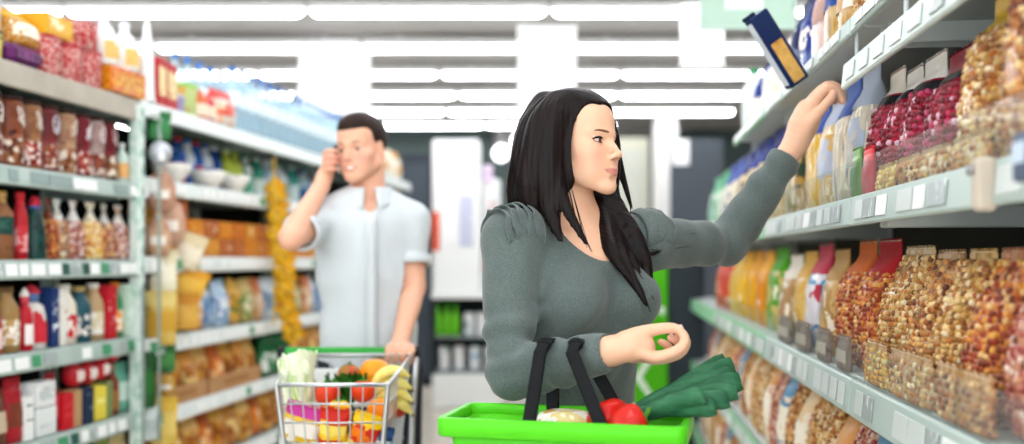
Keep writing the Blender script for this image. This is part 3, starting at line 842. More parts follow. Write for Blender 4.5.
# third shelf
zC = Z[2]
def figure(body, top, lab, r=.034, h=.22):
    r = q(r, .0025)
    o = [P('body', MB().lathe([(r * .9, 0), (r, .006), (r * .97, h * .5), (r * .8, h * .66), (r * .45, h * .72)], 18), body),
         P('head', MB().ball((0, 0, h * .80), (r * .55, r * .55, h * .10), 14, 9), top),
         P('cap', MB().lathe([(r * .6, h * .86), (r * .55, h * .9), (r * .2, h * .99), (.001, h)], 14), lab),
         P('label', Loft([(0, r * .93, r * .93, 2), (.006, r * 1.03, r * 1.03, 2), (h * .5, r, r, 2)], 18).patch(h * .1, h * .42, .9), lab)]
    return o
third = [
    (-8, 7, 'fig', ('#b0202c', '#c83a44', '#e8c8c0'), 'red pear-shaped bottle at the far left of third shelf'),
    (8, 26, 'bot', ('#9a7a4a', '#6a5030', '#b8955c'), 'gold-brown bottle with dark cap on third shelf'),
    (26, 36, 'fig', ('#b8202e', '#d04450', '#f0e8e4'), 'red bottle between gold-brown and blue-capped bottles'),
    (35, 52, 'fig', ('#d8d4cc', '#5a78a8', '#c8303c'), 'white bottle with blue head on third shelf'),
    (52, 59, 'car', ('#22386a', '#e0e4ea'), 'slim navy carton on third shelf'),
    (60, 67, 'car', ('#e6e2da', '#c89a8a'), 'slim cream carton right of the navy one'),
    (67, 82, 'bot', ('#e4dccb', '#d8d2c4', '#c4222c'), 'cream bottle with bright red label on third shelf'),
    (82, 96, 'bot', ('#2a5560', '#b49a60', '#1e4250'), 'dark teal bottle with gold cap on third shelf'),
    (96, 108, 'bot', ('#b89a70', '#e6e0d2', '#d8c8a8'), 'tan bottle with cream cap on third shelf'),
    (108, 117, 'car', ('#c02430', '#e8b0a8'), 'bright red carton on third shelf'),
    (117, 126, 'bot', ('#3c8a5c', '#e08a2a', '#f0a03a'), 'green bottle with orange cap and label on third shelf'),
    (126, 134, 'car', ('#c8dcc8', '#f0f4ee'), 'pale green carton at the right end of third shelf')]
for i, (a, b, k, cs, lab) in enumerate(third):
    w_ = wid('L', a, b, .96); hh = (.20, .225, .215, .225, .21, .205, .215, .21, .215, .21, .22, .21)[i]
    if k == 'fig': bl = lambda: figure(stain([cs[0], cs[0], cs[2]], 20, .35, coat=.3), plain(cs[1], .4), plain(cs[2], .4), w_ / 2, hh)
    elif k == 'bot': bl = lambda: bottle(w_ / 2, hh, plain(cs[0], .3, coat=.4), plain(cs[1], .4), stain([cs[2], '#f0eae0', cs[2]], 28, .4, pos=[0, .44, .54]), None, neck=.5)
    else: bl = lambda: carton(w_, hh, .06, plain(cs[0], .4), stain([cs[1], cs[0], cs[1]], 30, .4))
    put('L', a, b, zC, bl, ('third', i), {'fig': 'figure_bottle', 'bot': 'small_bottle', 'car': 'slim_carton'}[k], lab, 'carton' if k == 'car' else 'bottle', 'goods on the third shelf of the near left rack', .015, w_ if k != 'car' else .06)

# fourth shelf
zD = Z[1]
fourth = [
    (-4, 12, 'bag', ('#6a3a28', '#c8b49a'), .19, 'brown packet at the far left of fourth shelf'),
    (12, 29, 'bag', ('#a8202a', '#7a3a2a'), .22, 'red leaning packet on fourth shelf'),
    (25, 34, 'tag', ('#eef0ec', '#3c4440'), .15, 'narrow white carton on fourth shelf'),
    (37, 57, 'car', ('#e4e8e6', '#c4ccca'), .10, 'white box lying under another white box'),
    (53, 63, 'bag', ('#9a2430', '#c85058'), .21, 'slim maroon packet left of the bright red one'),
    (63, 74, 'car', ('#c81e2a', '#d83a40'), .13, 'bright red carton on fourth shelf'),
    (74, 82, 'car', ('#b89468', '#d8c09a'), .135, 'tan carton between red and striped cartons'),
    (83, 94, 'car', ('#1c2c48', '#e8ecf0'), .135, 'navy carton with white stripes on fourth shelf'),
    (95, 107, 'car', ('#e2d04a', '#f0e68a'), .13, 'yellow carton on fourth shelf'),
    (107, 113, 'car', ('#7a8a58', '#c8c890'), .14, 'slim olive carton right of the yellow one'),
    (114, 122, 'bot', ('#7a3a2a', '#a06a3a'), .20, 'brown bottle near the right end of fourth shelf'),
    (122, 134, 'bag', ('#6ab098', '#cfe6da'), .20, 'mint green packet at the right end of fourth shelf')]
for i, (a, b, k, cs, hh, lab) in enumerate(fourth):
    w_ = wid('L', a, b, .96)
    if k == 'bag': bl = lambda: bag(w_, hh, .05, stain([cs[0], cs[0], cs[1]], 22, .35, coat=.4), plain(cs[0], .35), plain(cs[1], .4), seed=i)
    elif k == 'bot': bl = lambda: bottle(w_ / 2, hh, plain(cs[0], .3, coat=.4), plain(cs[1], .4), plain(cs[1], .4), None)
    else: bl = lambda: carton(w_, hh, .07, plain(cs[0], .4), stain([cs[1], cs[0], cs[1]], 22, .4, (.1, 1, 2)))
    put('L', a, b, zD, bl, ('fourth', i), {'bag': 'packet', 'bot': 'small_bottle'}.get(k, 'slim_carton'), lab, {'bag': 'packet', 'bot': 'bottle'}.get(k, 'carton'), 'goods on the fourth shelf of the near left rack', .015, .07 if k != 'bot' else w_)
w_ = wid('L', 37, 57, .9)
put('L', 37, 56, zD + .104, lambda: carton(w_, .085, .07, plain('#eceeec', .4), stain(['#c8d0ce', '#f2f2f0'], 20, .4)), 'whitebox', 'slim_carton', 'white box lying on top of another white box', 'carton', None, .015, .07)
def round_sweet():
    return [P('ball', MB().ball((0, 0, .05), (.042, .04, .045), 14, 9), stain(['#b81c28', '#c83038'], 12, .3, coat=.5)),
            P('twist', MB().lathe([(.006, .092), (.016, .108), (.02, .114)], 10), plain('#d04048', .35)),
            P('sticker', Loft([(.02, .035, .034, 2), (.05, .043, .041, 2), (.08, .033, .032, 2)], 14).patch(.03, .07, .6), plain('#e8d8d0', .4))]
for i, (x, dz) in enumerate(((82, 0), (95, .006), (108, 0), (119, -.01))):
    put('L', x - 8, x + 8, zD + (.136, .136, .142, .202)[i], round_sweet, 'roundsweet', 'wrapped_sweet', 'round red wrapped sweet on top of the cartons, %s from the left' % ORD[i], 'sweet', 'red sweets on the fourth shelf', .012, .075)
# fifth shelf, mostly below the picture
for i, (a, b) in enumerate(((60, 78), (80, 98), (100, 116), (117, 133))):
    w_ = wid('L', a, b, .95); c = ['#c8a04a', '#b84a2a', '#8aa04a', '#d8c48a'][i]
    put('L', a, b, Z[0], lambda: bag(w_, .22, .07, stain([c, '#f0e6d0', c], 20, .35, coat=.4), plain(c, .4), seed=i), ('fifth', i), 'packet', '%s packet on the bottom shelf of the near left rack' % ['ochre', 'brick red', 'olive', 'cream'][i], 'packet', 'packets on the bottom left shelf', .02, .07)

# on top of the near rack
zT = Z[5]
red_dot = dots('#b8222c', '#f2ddd2', 120, .40, .4)
for i, (a, b) in enumerate(((47, 68), (69, 88), (88, 110))):
    r = wid('L', a, b, .97) / 2
    put('L', a, b, zT, lambda: tub(r, .14, red_dot, dots('#b8222c', '#f2ddd2', 120, .40, .4), plain('#a8282e', .4)), ('redtub', q(r, .0025)), 'dotted_tub', 'red tub with white dots on the rack top, %s of three in the lower row' % ORD[i], 'tub', 'dotted tubs on the near left rack', .0, 2 * r)
r = wid('L', 80, 110, .95) / 2
put('L', 79, 110, zT + .142, lambda: tub(r, .10, red_dot, plain('#f0e4e0', .4), plain('#c8343c', .4)), 'redtubtop', 'dotted_tub', 'wider red dotted tub with pale lid on top of the other tubs', 'tub', None, .0, 2 * r)
w_ = wid('L', 49, 77, .95)
put('L', 49, 77, zT + .142, lambda: carton(w_, .075, .14, plain('#dba42a', .4), stain(['#efe0b0', '#e0b040'], 12, .4)), 'yellowbox', 'yellow_carton', 'flat yellow carton lying on the dotted tubs', 'carton', None, .0, .16)
w_ = wid('L', 12, 46, .95)
put('L', 11, 47, zT, lambda: [P('pack', MB().box((0, 0, .035), (w_, .16, .07), .02), plain('#5c2058', .35, coat=.4)), P('ribs', MB().box((0, -.081, .035), (w_ * .8, .003, .03), .001), stain(['#7a3474', '#3e1440'], 60, .35, (3, 1, .2))), P('fold', MB().box((0, 0, .072), (w_ * .7, .06, .004), .001), plain('#6e2a68', .4))], 'purplepack', 'purple_pack', 'purple flat pack under the yellow patterned bag', 'pack', None, .0, .16)
put('L', 12, 48, zT + .076, lambda: bag(w_, .115, .12, dots('#c07c10', '#f2e2b0', 110, .32, .4), plain('#d8a428', .4), stain(['#e8c860', '#f6efd8', '#c8881e'], 50, .4), seed=4), 'yellowbag', 'snack_bag', 'yellow patterned bag on top of the purple pack', 'bag', None, .02, .12)
put('L', -10, 9, zT, lambda: tub(.045, .095, stain(['#2c2a20', '#d8c86a', '#3a3828'], 60, .35, (.05, .05, 1.5)), plain('#4a4638', .4)), 'stripedcan', 'striped_can', 'black and yellow striped can at the left edge of the rack top', 'can', None, .02, .09)
t = put('L', -10, 8, zT + .098, lambda: [P('tube', MB().lathe([(.036, 0), (.038, .004), (.038, .24)], 18), plain('#cfd3d0', .4)), P('lid', MB().lathe([(.04, .238), (.04, .256), (.034, .26)], 18), plain('#b8bcb8', .4)), P('print', Loft([(0, .039, .039, 2), (.24, .039, .039, 2)], 18).patch(.03, .2, 1.0), stain(['#d9dcd9', '#b4bab6'], 20, .4))], 'greytube', 'paper_tube', 'tall pale grey tube on the striped can at the left edge', 'tube', None, .02, .09)

# ------------------------------------------------------------------ hanging strips at the end post
def strip(label, x, depth, z_top, z_bot, name='clip_strip', col='#8fa098'):
    p = lpt(LY(x) * (1 + depth / 2.11), depth, 0)
    t = thing(name, label, 'strip', (p[0], p[1], z_bot), L_ROT)
    part('strip', MB().box((0, 0, (z_top - z_bot) / 2), (.022, .003, z_top - z_bot), .001), plain(col, .4), t)
    part('hook', MB().tube([(0, 0, z_top - z_bot), (0, -.012, z_top - z_bot + .02), (0, .006, z_top - z_bot + .035), (0, .13, z_top - z_bot + .03)], .003, 6), plain('#b0b4b0', .3, .8), t)
    return p
def ypx(y, Y): return CAMZ + (260 - y) / 1000 * Y
HS = [  # column, top row, bottom row, width in pixels, kind, colours, label
    (159, 112, 140, 17, 'bag', ('#2c6a3a', '#3f8a50'), 'dark green packet at the top of the hanging strip'),
    (161, 168, 212, 22, 'saus', ('#b08068', '#c89a80'), 'upper light brown sausage pack hanging at the end post'),
    (170, 196, 246, 22, 'saus', ('#b88c74', '#caa288'), 'plump brown sausage pack hanging below the grey ball'),
    (158, 214, 258, 20, 'saus', ('#a8785c', '#d0a888'), 'lower brown sausage pack on the hanging strip'),
    (163, 250, 292, 20, 'bag', ('#d8cfa8', '#efe8d0'), 'cream packet on the hanging strip'),
    (161, 290, 345, 22, 'bag', ('#e0c878', '#d0a038'), 'pale yellow packet on the hanging strip'),
    (143, 352, 408, 17, 'bag', ('#1f4a22', '#2c6a30'), 'dark green packet hanging on the end post'),
    (165, 345, 372, 15, 'bag', ('#2e6a34', '#4a8a48'), 'small green packet below the pale yellow one'),
    (166, 372, 396, 14, 'saus', ('#a87a2c', '#c89a40'), 'small bronze packet on the hanging strip'),
    (163, 396, 446, 20, 'bag', ('#d8b040', '#e8cc70'), 'golden packet at the bottom of the hanging strip'),
    (145, 406, 440, 18, 'bag', ('#d6dedc', '#b0bcb8'), 'silvery white packet low on the end post'),
    (183, 232, 268, 20, 'bag', ('#d8c8a0', '#efe4cc'), 'tilted cream packet sticking out beside the orange boxes'),
    (184, 268, 296, 26, 'bag', ('#d8982a', '#e8b84a'), 'tilted amber packet sticking out beside the orange boxes'),
    (182, 294, 330, 24, 'bag', ('#c8882a', '#e0b050'), 'lower amber packet beside the strip'),
]
strip('grey clip strip of packets hanging at the green-white end post', 160, -.06, 1.86, .55)
strip('short grey clip strip close to the end post', 144, -.055, 1.2, .55)
for i, (x, y0, y1, wp, k, cs, lab) in enumerate(HS):
    dep = -.10 - .012 * (i % 3)
    Y = LY(x); p = lpt(Y, dep, 0); Yr = p[1]
    px = p[0] + (x - (512 + 1000 * p[0] / Yr)) * Yr / 1000     # same column a little in front of the row
    z1, z0 = ypx(y0, Yr), ypx(y1, Yr); h = z1 - z0; w_ = wp * 1.35 * Yr / 1000
    if k == 'bag': bl = lambda: bag(w_, h, .045, stain([cs[0], cs[1]], 18, .3, coat=.6, interp='LINEAR'), plain(cs[0], .35), plain(cs[1], .35), seed=i)
    else:
        def bl():
            lo = Loft([(0, w_ * .1, .01, 2), (h * .05, w_ * .34, .02, 2), (h * .3, w_ * .5, .032, 2.2), (h * .6, w_ * .48, .03, 2.2), (h * .85, w_ * .3, .018, 2), (h * .93, w_ * .12, .006, 2), (h, w_ * .22, .003, 2)], 18, .001, i)
            return [P('pouch', lo.body(), stain([cs[0], cs[1], cs[0]], 14, .25, coat=.7, interp='LINEAR')), P('clip', MB().lathe([(w_ * .15, h * .91), (w_ * .17, h * .93), (w_ * .15, h * .95)], 10), plain('#d0d0cc', .3, .8)), P('sticker', lo.patch(h * .3, h * .5, .5), plain('#efe8dc', .4))]
    product(('hs', i), bl, 'hanging_packet' if k == 'bag' else 'sausage_pack', lab, 'packet', (px, Yr, z0), .35 + rng.uniform(-.2, .2), 'packets on the hanging strips', rot=(0, (.35 if 'tilted' in lab else 0), .35))
Y = LY(160) - .12
t = thing('foil_ball', 'silver grey foil ball hanging at the end post', 'ball', ((160 - 512) * Y / 1000, Y, ypx(153, Y)), .3)
part('ball', MB().ball((0, 0, 0), (.048, .045, .05), 18, 12), stain(['#a8acb0', '#c4c8cc', '#8e9296'], 40, .3, interp='LINEAR', metal=.4, bump=.4), t)
part('loop', MB().tube([(0, 0, .045), (.004, 0, .07), (0, 0, .09), (-.004, 0, .07), (0, 0, .045)], .002, 5), plain('#d0d0d0', .4), t)
part('tag', MB().box((.01, -.05, -.02), (.025, .002, .03), .0005), plain('#efefef', .4), t)
# twisted yellow strip of snack bags in front of the second rack
p = strip('yellow clip strip hanging in the aisle left of the man', 275, -.10, 1.84, .96, col='#d8a820')
for i in range(17):
    y = 180 + i * 9.2; x = 268 + 17 * (i / 16) + 2.5 * math.sin(i * .9)
    Y = LY(275) - .12; z = ypx(y + 14, Y)
    product('yellowsnack', lambda: bag(.085, .10, .035, stain(['#c8880c', '#e0ac1c', '#a86a08'], 30, .35, (.5, .5, 3)), plain('#d89c14', .35), stain(['#a86408', '#e8c040'], 40, .4, (.4, .4, 2)), seed=9), 'snack_bag', 'small yellow snack bag on the yellow strip, %s from the top' % ORD[i], 'bag', ((x - 512) * Y / 1000, Y - .030 * (i % 2), z), .5, 'yellow bags on the strip', rot=(0, .75, .35))
# ------------------------------------------------------------------ left racks beyond the end post
ZF = [z + h + .001 for z, h in LVF]
water = glassy('#d6ecf5', .42, .1); wl = plain('#e8f4fa', .35); bcap = plain('#3f78c0', .4)
# top of the racks
def jug():
    return [P('body', MB().lathe([(.05, 0), (.056, .01), (.056, .10), (.03, .15), (.018, .16), (.018, .18)], 18), plain('#eef0ee', .35)),
            P('cap', MB().lathe([(.022, .178), (.022, .2), (.018, .203)], 14), plain('#e0e4e6', .4)),
            P('handle', MB().tube([(.05, 0, .05), (.08, 0, .07), (.085, 0, .12), (.06, 0, .15), (.025, 0, .155)], .008, 8), plain('#f2f4f2', .35)),
            P('label', Loft([(0, .057, .057, 2), (.1, .057, .057, 2)], 18).patch(.02, .09, 1), stain(['#f4ede0', '#e8c070', '#d87a3a'], 26, .4))]
put('L', 112, 146, ZF[5], lambda: carton(.26, .10, .12, dots('#d05a14', '#f0b830', 90, .42, .4), dots('#c84a1c', '#f4d860', 80, .44, .4)), 'orangepack', 'fruit_carton', 'orange carton with a fruit pattern on the rack top', 'carton', None, .0, .12)
put('L', 112, 122, ZF[5] + .104, jug, 'jug', 'white_jug', 'white jug with handle on the orange carton, left one', 'jug', None, .0, .11)
put('L', 132, 142, ZF[5] + .104, jug, 'jug', 'white_jug', 'white jug with handle on the orange carton, right one', 'jug', None, .0, .11)
put('L', 150, 158, ZF[5], lambda: [P('cone', MB().lathe([(.03, 0), (.032, .004), (.027, .2), (.013, .31), (.006, .34)], 16), plain('#f2f2f0', .4)), P('base', MB().lathe([(.036, 0), (.036, .012), (.03, .014)], 16), plain('#e4e6e4', .4)), P('tip', MB().ball((0, 0, .343), .008, 10, 6), plain('#fafafa', .4))], 'whitecone', 'white_cone', 'tall white cone between the orange and red cartons', 'cone', None, -.02, .06)
for i, (a, b) in enumerate(((158, 167), (167, 178))):
    w_ = wid('L', a, b, .96)
    put('L', a, b, ZF[5], lambda: carton(w_, .21 - .01 * i, .12, plain('#b8242a', .4), stain(['#c8303a', '#f0d8a0', '#a81c22'], 22, .4)), ('redbox', i), 'red_carton', '%s red carton on the rack top by the white cone' % ('left' if i == 0 else 'right'), 'carton', None, .01, .12)
put('L', 178, 189, ZF[5], lambda: tub(.045, .075, stain(['#3a3f78', '#a8a0c8', '#4a2c60'], 26, .4), plain('#cfd4e4', .4)), 'bluetub', 'blue_tub', 'small violet-blue tub on the rack top', 'tub', None, .0, .09)
put('L', 187, 203, ZF[5], lambda: tub(.062, .16, stain(['#e8d8a8', '#c8d890', '#e0a858'], 12, .4), plain('#8cc04a', .4), plain('#a8d468', .4)), 'greenlid', 'green_lid_tub', 'cream tub with a green lid on the rack top', 'tub', None, .04, .12)
for i, (a, b, c) in enumerate(((204, 212, '#d87048'), (212, 220, '#c8484a'))):
    put('L', a, b, ZF[5], lambda: bottle(.036, .15, plain(c, .3, coat=.4), plain('#f0f0ee', .4), plain('#f0e0c8', .4)), ('orb', i), 'juice_bottle', '%s juice bottle left of the red packet' % ['orange', 'coral red'][i], 'bottle', None, .0, .08)
w_ = wid('L', 219, 240, .95)
put('L', 219, 240, ZF[5] + .0, lambda: bag(w_, .17, .10, stain(['#d8382c', '#f4b890', '#f0e8dc', '#e86a3a'], 16, .35, coat=.4), plain('#d8382c', .4), stain(['#f4d8b8', '#e04a30'], 18, .4), seed=2), 'redpack', 'snack_bag', 'red and cream packet in front of the water bottles', 'bag', None, -.02, .10)
def wbottle():
    o = bottle(.042, .33, water, bcap, wl, None, neck=.33, shoulder=.66, rng_=(.38, .60), n=16)
    rb = MB()
    for z in (.05, .09, .225, .25): rb.lathe([(.0425, z - .004), (.0440, z), (.0425, z + .004)], 16, cap=False)
    o.append(P('grip_rib', rb, glassy('#bfe0ee', .5, .1), kind='stuff'))
    return o
n = 0
Y = LY(206) + .05
while Y < 7.2:
    for rowd in (0, 1):
        if rowd == 0 and Y < LY(242) : continue
        nm = 'clear blue water bottle, %s row on the rack top, %s from the near end' % (['front', 'back'][rowd], ORD[min(n // 2, 19)] if n // 2 < 20 else 'last')
        product('water', wbottle, 'water_bottle', nm, 'bottle', lpt(Y, .06 + .12 * rowd, ZF[5]), L_ROT + rng.uniform(-1, 1), 'water bottles on the left racks')
    n += 2
    Y += .125
# shelf under the top: detergent bottles and bowls
det = [('#2458a8', '#e8eef4', '#d03a3a'), ('#e4ecf2', '#2c68b8', '#3a7ac8'), ('#2a62b4', '#f0f0f4', '#c83848'), ('#dfe8f0', '#b82c3c', '#2c5cac'), ('#1e4c98', '#d8e4f0', '#e8ecf0'), ('#c8d84a', '#8aa82a', '#e8f0b0'), ('#d4e05a', '#e8ecd8', '#a0b838'), ('#e8eef0', '#3a9a78', '#58b090'), ('#3aa084', '#f0f4f2', '#e0f0ea'), ('#c8dcec', '#4a8ac8', '#f4f8fa'), ('#e4eef4', '#38a078', '#2c8a68'), ('#48a8a0', '#f0f4f4', '#dcecea'), ('#d8e8f0', '#4890c8', '#2c70b0')]
dn = ['dark blue', 'white and blue', 'blue', 'white and red', 'navy', 'lime', 'yellow-green', 'white and green', 'green', 'pale blue', 'white and mint', 'teal', 'ice blue']
xs = [184, 193, 202, 211, 220, 232, 241, 251, 262, 273, 284, 296, 308]
for i, x in enumerate(xs):
    c = det[i]
    put('L', x - 5, x + 5, ZF[4], lambda: bottle(.042 if i < 9 else .055, .25, stain([c[0], c[0], c[1]], 14, .35, coat=.3), plain(c[2], .4), stain([c[1], c[2], c[1]], 22, .4), None, neck=.42), ('det', i), 'cleaner_bottle', '%s cleaner bottle, %s from the near end below the water bottles' % (dn[i], ORD[i]), 'bottle', 'cleaner bottles on the left rack', .16, .09)
def bowl():
    return [P('bowl', MB().lathe([(.035, 0), (.04, .004), (.065, .03), (.085, .06), (.088, .075), (.083, .075), (.06, .032), (.002, .012)], 24), plain('#f2efe8', .3)), P('foot', MB().lathe([(.034, 0), (.04, -.0), (.04, .006), (.034, .008)], 20), plain('#e8e4da', .35)), P('rim', MB().lathe([(.084, .073), (.089, .076), (.084, .079)], 24, cap=False), plain('#faf8f4', .3))]
for i, x in enumerate((187, 222, 246)):
    put('L', x - 8, x + 8, ZF[4], bowl, 'bowl', 'white_bowl', 'white bowl in front of the cleaner bottles, %s from the left' % ORD[i], 'bowl', 'white bowls on the left rack', -.03, .14)
# orange boxes, two layers and a third at the near end
k = 0
for lay in range(3):
    Y = 4.34
    while Y < (4.5 if lay == 2 else 7.2):
        c = rng.choice((('#d8862a', '#e8b050'), ('#c8702a', '#e89a48'), ('#d89238', '#c85c2a'), ('#b8683a', '#d89a5a')))
        z = ZF[3] + lay * .088
        ol = ['bottom', 'middle', 'top'][lay]
        product(('obox', c), lambda: carton(.15, .085, .12, plain(c[0], .4), stain([c[1], c[0], '#efd8b0'], 24, .4)), 'orange_carton', 'orange carton in the %s layer, %s from the near end' % (ol, ORD[min(k, 19)]), 'carton', lpt(Y, .08 + .004 * lay, z), L_ROT, 'orange cartons on the left rack')
        Y += .158; k += 1
    k = 0
# bags on the lower three shelves
def bagrow(zs, Yst, Yen, step, hh, cols, shelf, extra=None, lean=0):
    Y = Yst; i = 0
    while Y < Yen:
        c = cols[i % len(cols)]
        product((shelf, i % len(cols), hh), lambda: bag(step * .93, hh, .09, stain([c[1], c[2], c[1], c[3]], 18, .35, coat=.5), plain(c[2], .4), stain([c[3], c[1]], 20, .4), seed=i), 'snack_bag', '%s bag, %s along the %s' % (c[0], ORD[min(i, 19)], shelf), 'bag', lpt(Y, .06 + .015 * (i % 2), zs), L_ROT + rng.uniform(-.15, .15), 'bags on the ' + shelf, rot=(rng.uniform(-.06, .02), lean * rng.uniform(-1, 1), L_ROT))
        Y += step; i += 1
S3 = [('amber', '#c88a2a', '#e0b050', '#6a7a3a'), ('green and tan', '#6a8a4a', '#c8b070', '#e0d8b0'), ('tan and cream', '#d8a878', '#c8703a', '#f0e4d0'), ('pale blue', '#8aa8c8', '#d8e4ec', '#5a80b0'), ('blue', '#5a80b8', '#b8d0e4', '#e8eef4')]
bagrow(ZF[2], 4.36, 7.2, .15, .235, S3, 'third shelf beyond the end post', lean=.22)
S4 = [('orange', '#d87a2a', '#b85a20', '#f0c890'), ('golden brown', '#b8742a', '#d8a048', '#8a4c1c'), ('bronze', '#a8642a', '#d09040', '#e8c880'), ('honey', '#c88a3a', '#e0b468', '#9a5c24')]
bagrow(ZF[1], 4.34, 5.4, .14, .22, S4, 'fourth shelf beyond the end post', lean=.1)
bagrow(ZF[0], 4.34, 7.2, .15, .22, S4[1:] + S4[:1], 'bottom shelf beyond the end post', lean=.1)
bagrow(ZF[1], 5.95, 7.2, .14, .22, S4, 'fourth shelf past the green bottles', lean=.1)
for i, (Ya, Yb) in enumerate(((4.27, 4.72), (4.74, 5.36))):
    t = thing('cardboard_tray', 'brown cardboard tray before the bags, %s one' % ['near', 'far'][i], 'tray', lpt((Ya + Yb) / 2, .0, ZF[1]), L_ROT)
    ln = (Yb - Ya) * LN - .01
    part('front', MB().box((0, -.004 + .008, .04), (ln, .006, .08), .001), stain(['#c09468', '#b4875a'], 12, .7, interp='LINEAR'), t)
    for sx in (-1, 1): part('side', MB().box((sx * (ln / 2 - .003), .14, .035), (.005, .26, .07), .001), plain('#b88c60', .7), t)
    part('print', MB().box((0, -.0, .04), (ln * .5, .0012, .03), .0003), plain('#a87848', .7), t)
for i in range(5):
    product('greenbot', lambda: bottle(.036, .27, plain('#1c5a34', .25, coat=.5), plain('#d8dcd0', .4), stain(['#e0e8e0', '#2c7a48'], 20, .4)), 'green_bottle', 'dark green bottle on the fourth shelf behind the yellow strip, %s' % ['nearest', 'second', 'third', 'fourth', 'farthest'][i], 'bottle', lpt(5.44 + .08 * i, -.0 + .03, ZF[1] + .0), L_ROT, 'dark green bottles on the left rack')

# farthest left rack, seen right of the man's head
for i, (Yy, dz, nm, c) in enumerate(((7.45, 5, 'pale green', '#c8d8a8'), (7.62, 5, 'peach', '#e8b088'), (7.8, 5, 'yellow', '#e8c860'), (7.98, 5, 'orange', '#e09850'), (8.16, 5, 'cream', '#f0e4c8'), (8.36, 5, 'amber', '#d89838'), (7.6, 4, 'mint', '#b8d8c8'), (7.9, 4, 'sky blue', '#a8c8e0'), (8.2, 4, 'white and yellow', '#f0e8c0'), (8.42, 4, 'pale orange', '#e8b878'))):
    product(('farbag', i), lambda: bag(.16, .24, .10, stain([c, '#f4f0e4', c], 14, .35), plain(c, .4), stain(['#f4ecd8', c], 16, .4), seed=i), 'snack_bag', '%s bag on the farthest left rack, %s' % (nm, 'on its top' if dz == 5 else 'upper shelf'), 'bag', lpt(Yy, .07, ZF[dz]), L_ROT, 'bags on the farthest left rack')

# ------------------------------------------------------------------ right racks
ZR = [z + h + .001 for z, h in RV]
def rbag(x0, x1, z, h, d, label, key, film, head=None, lab=None, nuts=None, nsize=.009, depth=.02, name='food_bag', group=None, rz=0., tilt=None, seed=0, head_rng=(.72, .99), lab_rng=(.25, .62), long=1., nrng=(.02, .72)):
    w_ = wid('R', x0, x1, .96)
    return put('R', x0, x1, z, lambda: bag(w_, h, d, film, head, lab, lab_rng, head_rng, nuts, nsize, seed, long, nrng), key, name, label, 'bag', group, depth, d, rz, tilt)
def clear(c):
    k = [int(c[i:i + 2], 16) for i in (1, 3, 5)]
    lt = '#' + ''.join('%02x' % int(v + (255 - v) * .35) for v in k); dk = '#' + ''.join('%02x' % int(v * .75) for v in k)
    return stain([dk, c, lt, c], 34, .22, (1, 1, .3), coat=.4, interp='LINEAR')
G1, G2, G3, G4 = 'bags on the top right shelf', 'bags on the middle right shelf', 'bags on the lower right shelf', 'bags on the low right shelf'
# top shelf
blue = plain('#1c3f8a', .35, coat=.4); navy = plain('#14284e', .35, coat=.4)
top = [
    (893, 925, 'brown-gold', PAL_PASTA, '#b8843a', None), (868, 892, 'golden brown', PAL_PASTA, '#c08a3c', None), (848, 867, 'amber', PAL_TAN, '#b8803a', None),
    (833, 847, 'gold and white', None, '#b8883c', '#e0d8c8'), (820, 832, 'straw', None, '#b88c3c', '#24468c'), (808, 819, 'pinkish white', None, '#d8b8ac', '#b89488'), (797, 807, 'cobalt', None, '#1a3a90', '#0c2468'), (787, 796, 'dark blue', None, '#0e2258', '#0a1c50'),
    (777, 786, 'pale', None, '#e8e4dc', '#d8d4cc'), (768, 776, 'cream ring pasta', None, '#e8dcc0', '#f0ece4'), (759, 767, 'white', None, '#f0ede6', '#e4e0d8'), (751, 758, 'blue and white', None, '#e4e0d4', '#10328c'), (744, 750, 'off-white', None, '#e8e6e0', '#d8dce0')]
for i, (a, b, nm, nuts, c, hd) in enumerate(top):
    rbag(a, b, ZR[4], .26 if i < 8 else .22, .10, '%s pasta bag on the top right shelf, %s from the near end' % (nm, ORD[i]), ('rtop', i), clear(c) if hd else stain([c, '#9a6a2c'], 20, .3, coat=.6), plain(hd, .6) if hd else None, None if i % 3 else stain([c, '#f0e8d8'], 26, .4), nuts, .008, group=G1, name='pasta_bag', seed=i, head_rng=(.42, .99))
t = thing('leaning_box', 'navy and gold flat box tipping out of the top right shelf', 'box', rpt(2.66, -.045, ZR[4] - .072), R_ROT, rot=(0, -.62, 0.25))
part('box', MB().box((0, 0, .1075), (.062, .035, .215), .004), plain('#10244e', .35, coat=.4), t)
part('gold_panel', MB().box((.0, -.0182, .068), (.038, .001, .12), .0003), stain(['#c8964a', '#d8ac60', '#b07c34'], 16, .4, interp='LINEAR'), t)
part('side_panel', MB().box((-.0315, 0, .107), (.001, .026, .19), .0003), plain('#cfd8e0', .3), t)
part('tab', MB().box((-.02, 0, .219), (.04, .012, .012), .003), plain('#10203c', .4), t)
t = thing('green_cap_bottle', 'white bottle with a green cap at the far end of the top right shelf', 'bottle', rpt(4.2, .05, ZR[4]), R_ROT)
for pp in bottle(.05, .26, plain('#eef2f0', .35), plain('#3a8a5a', .4), plain('#dfe8e4', .4)): part(pp[0], pp[1], None, t)
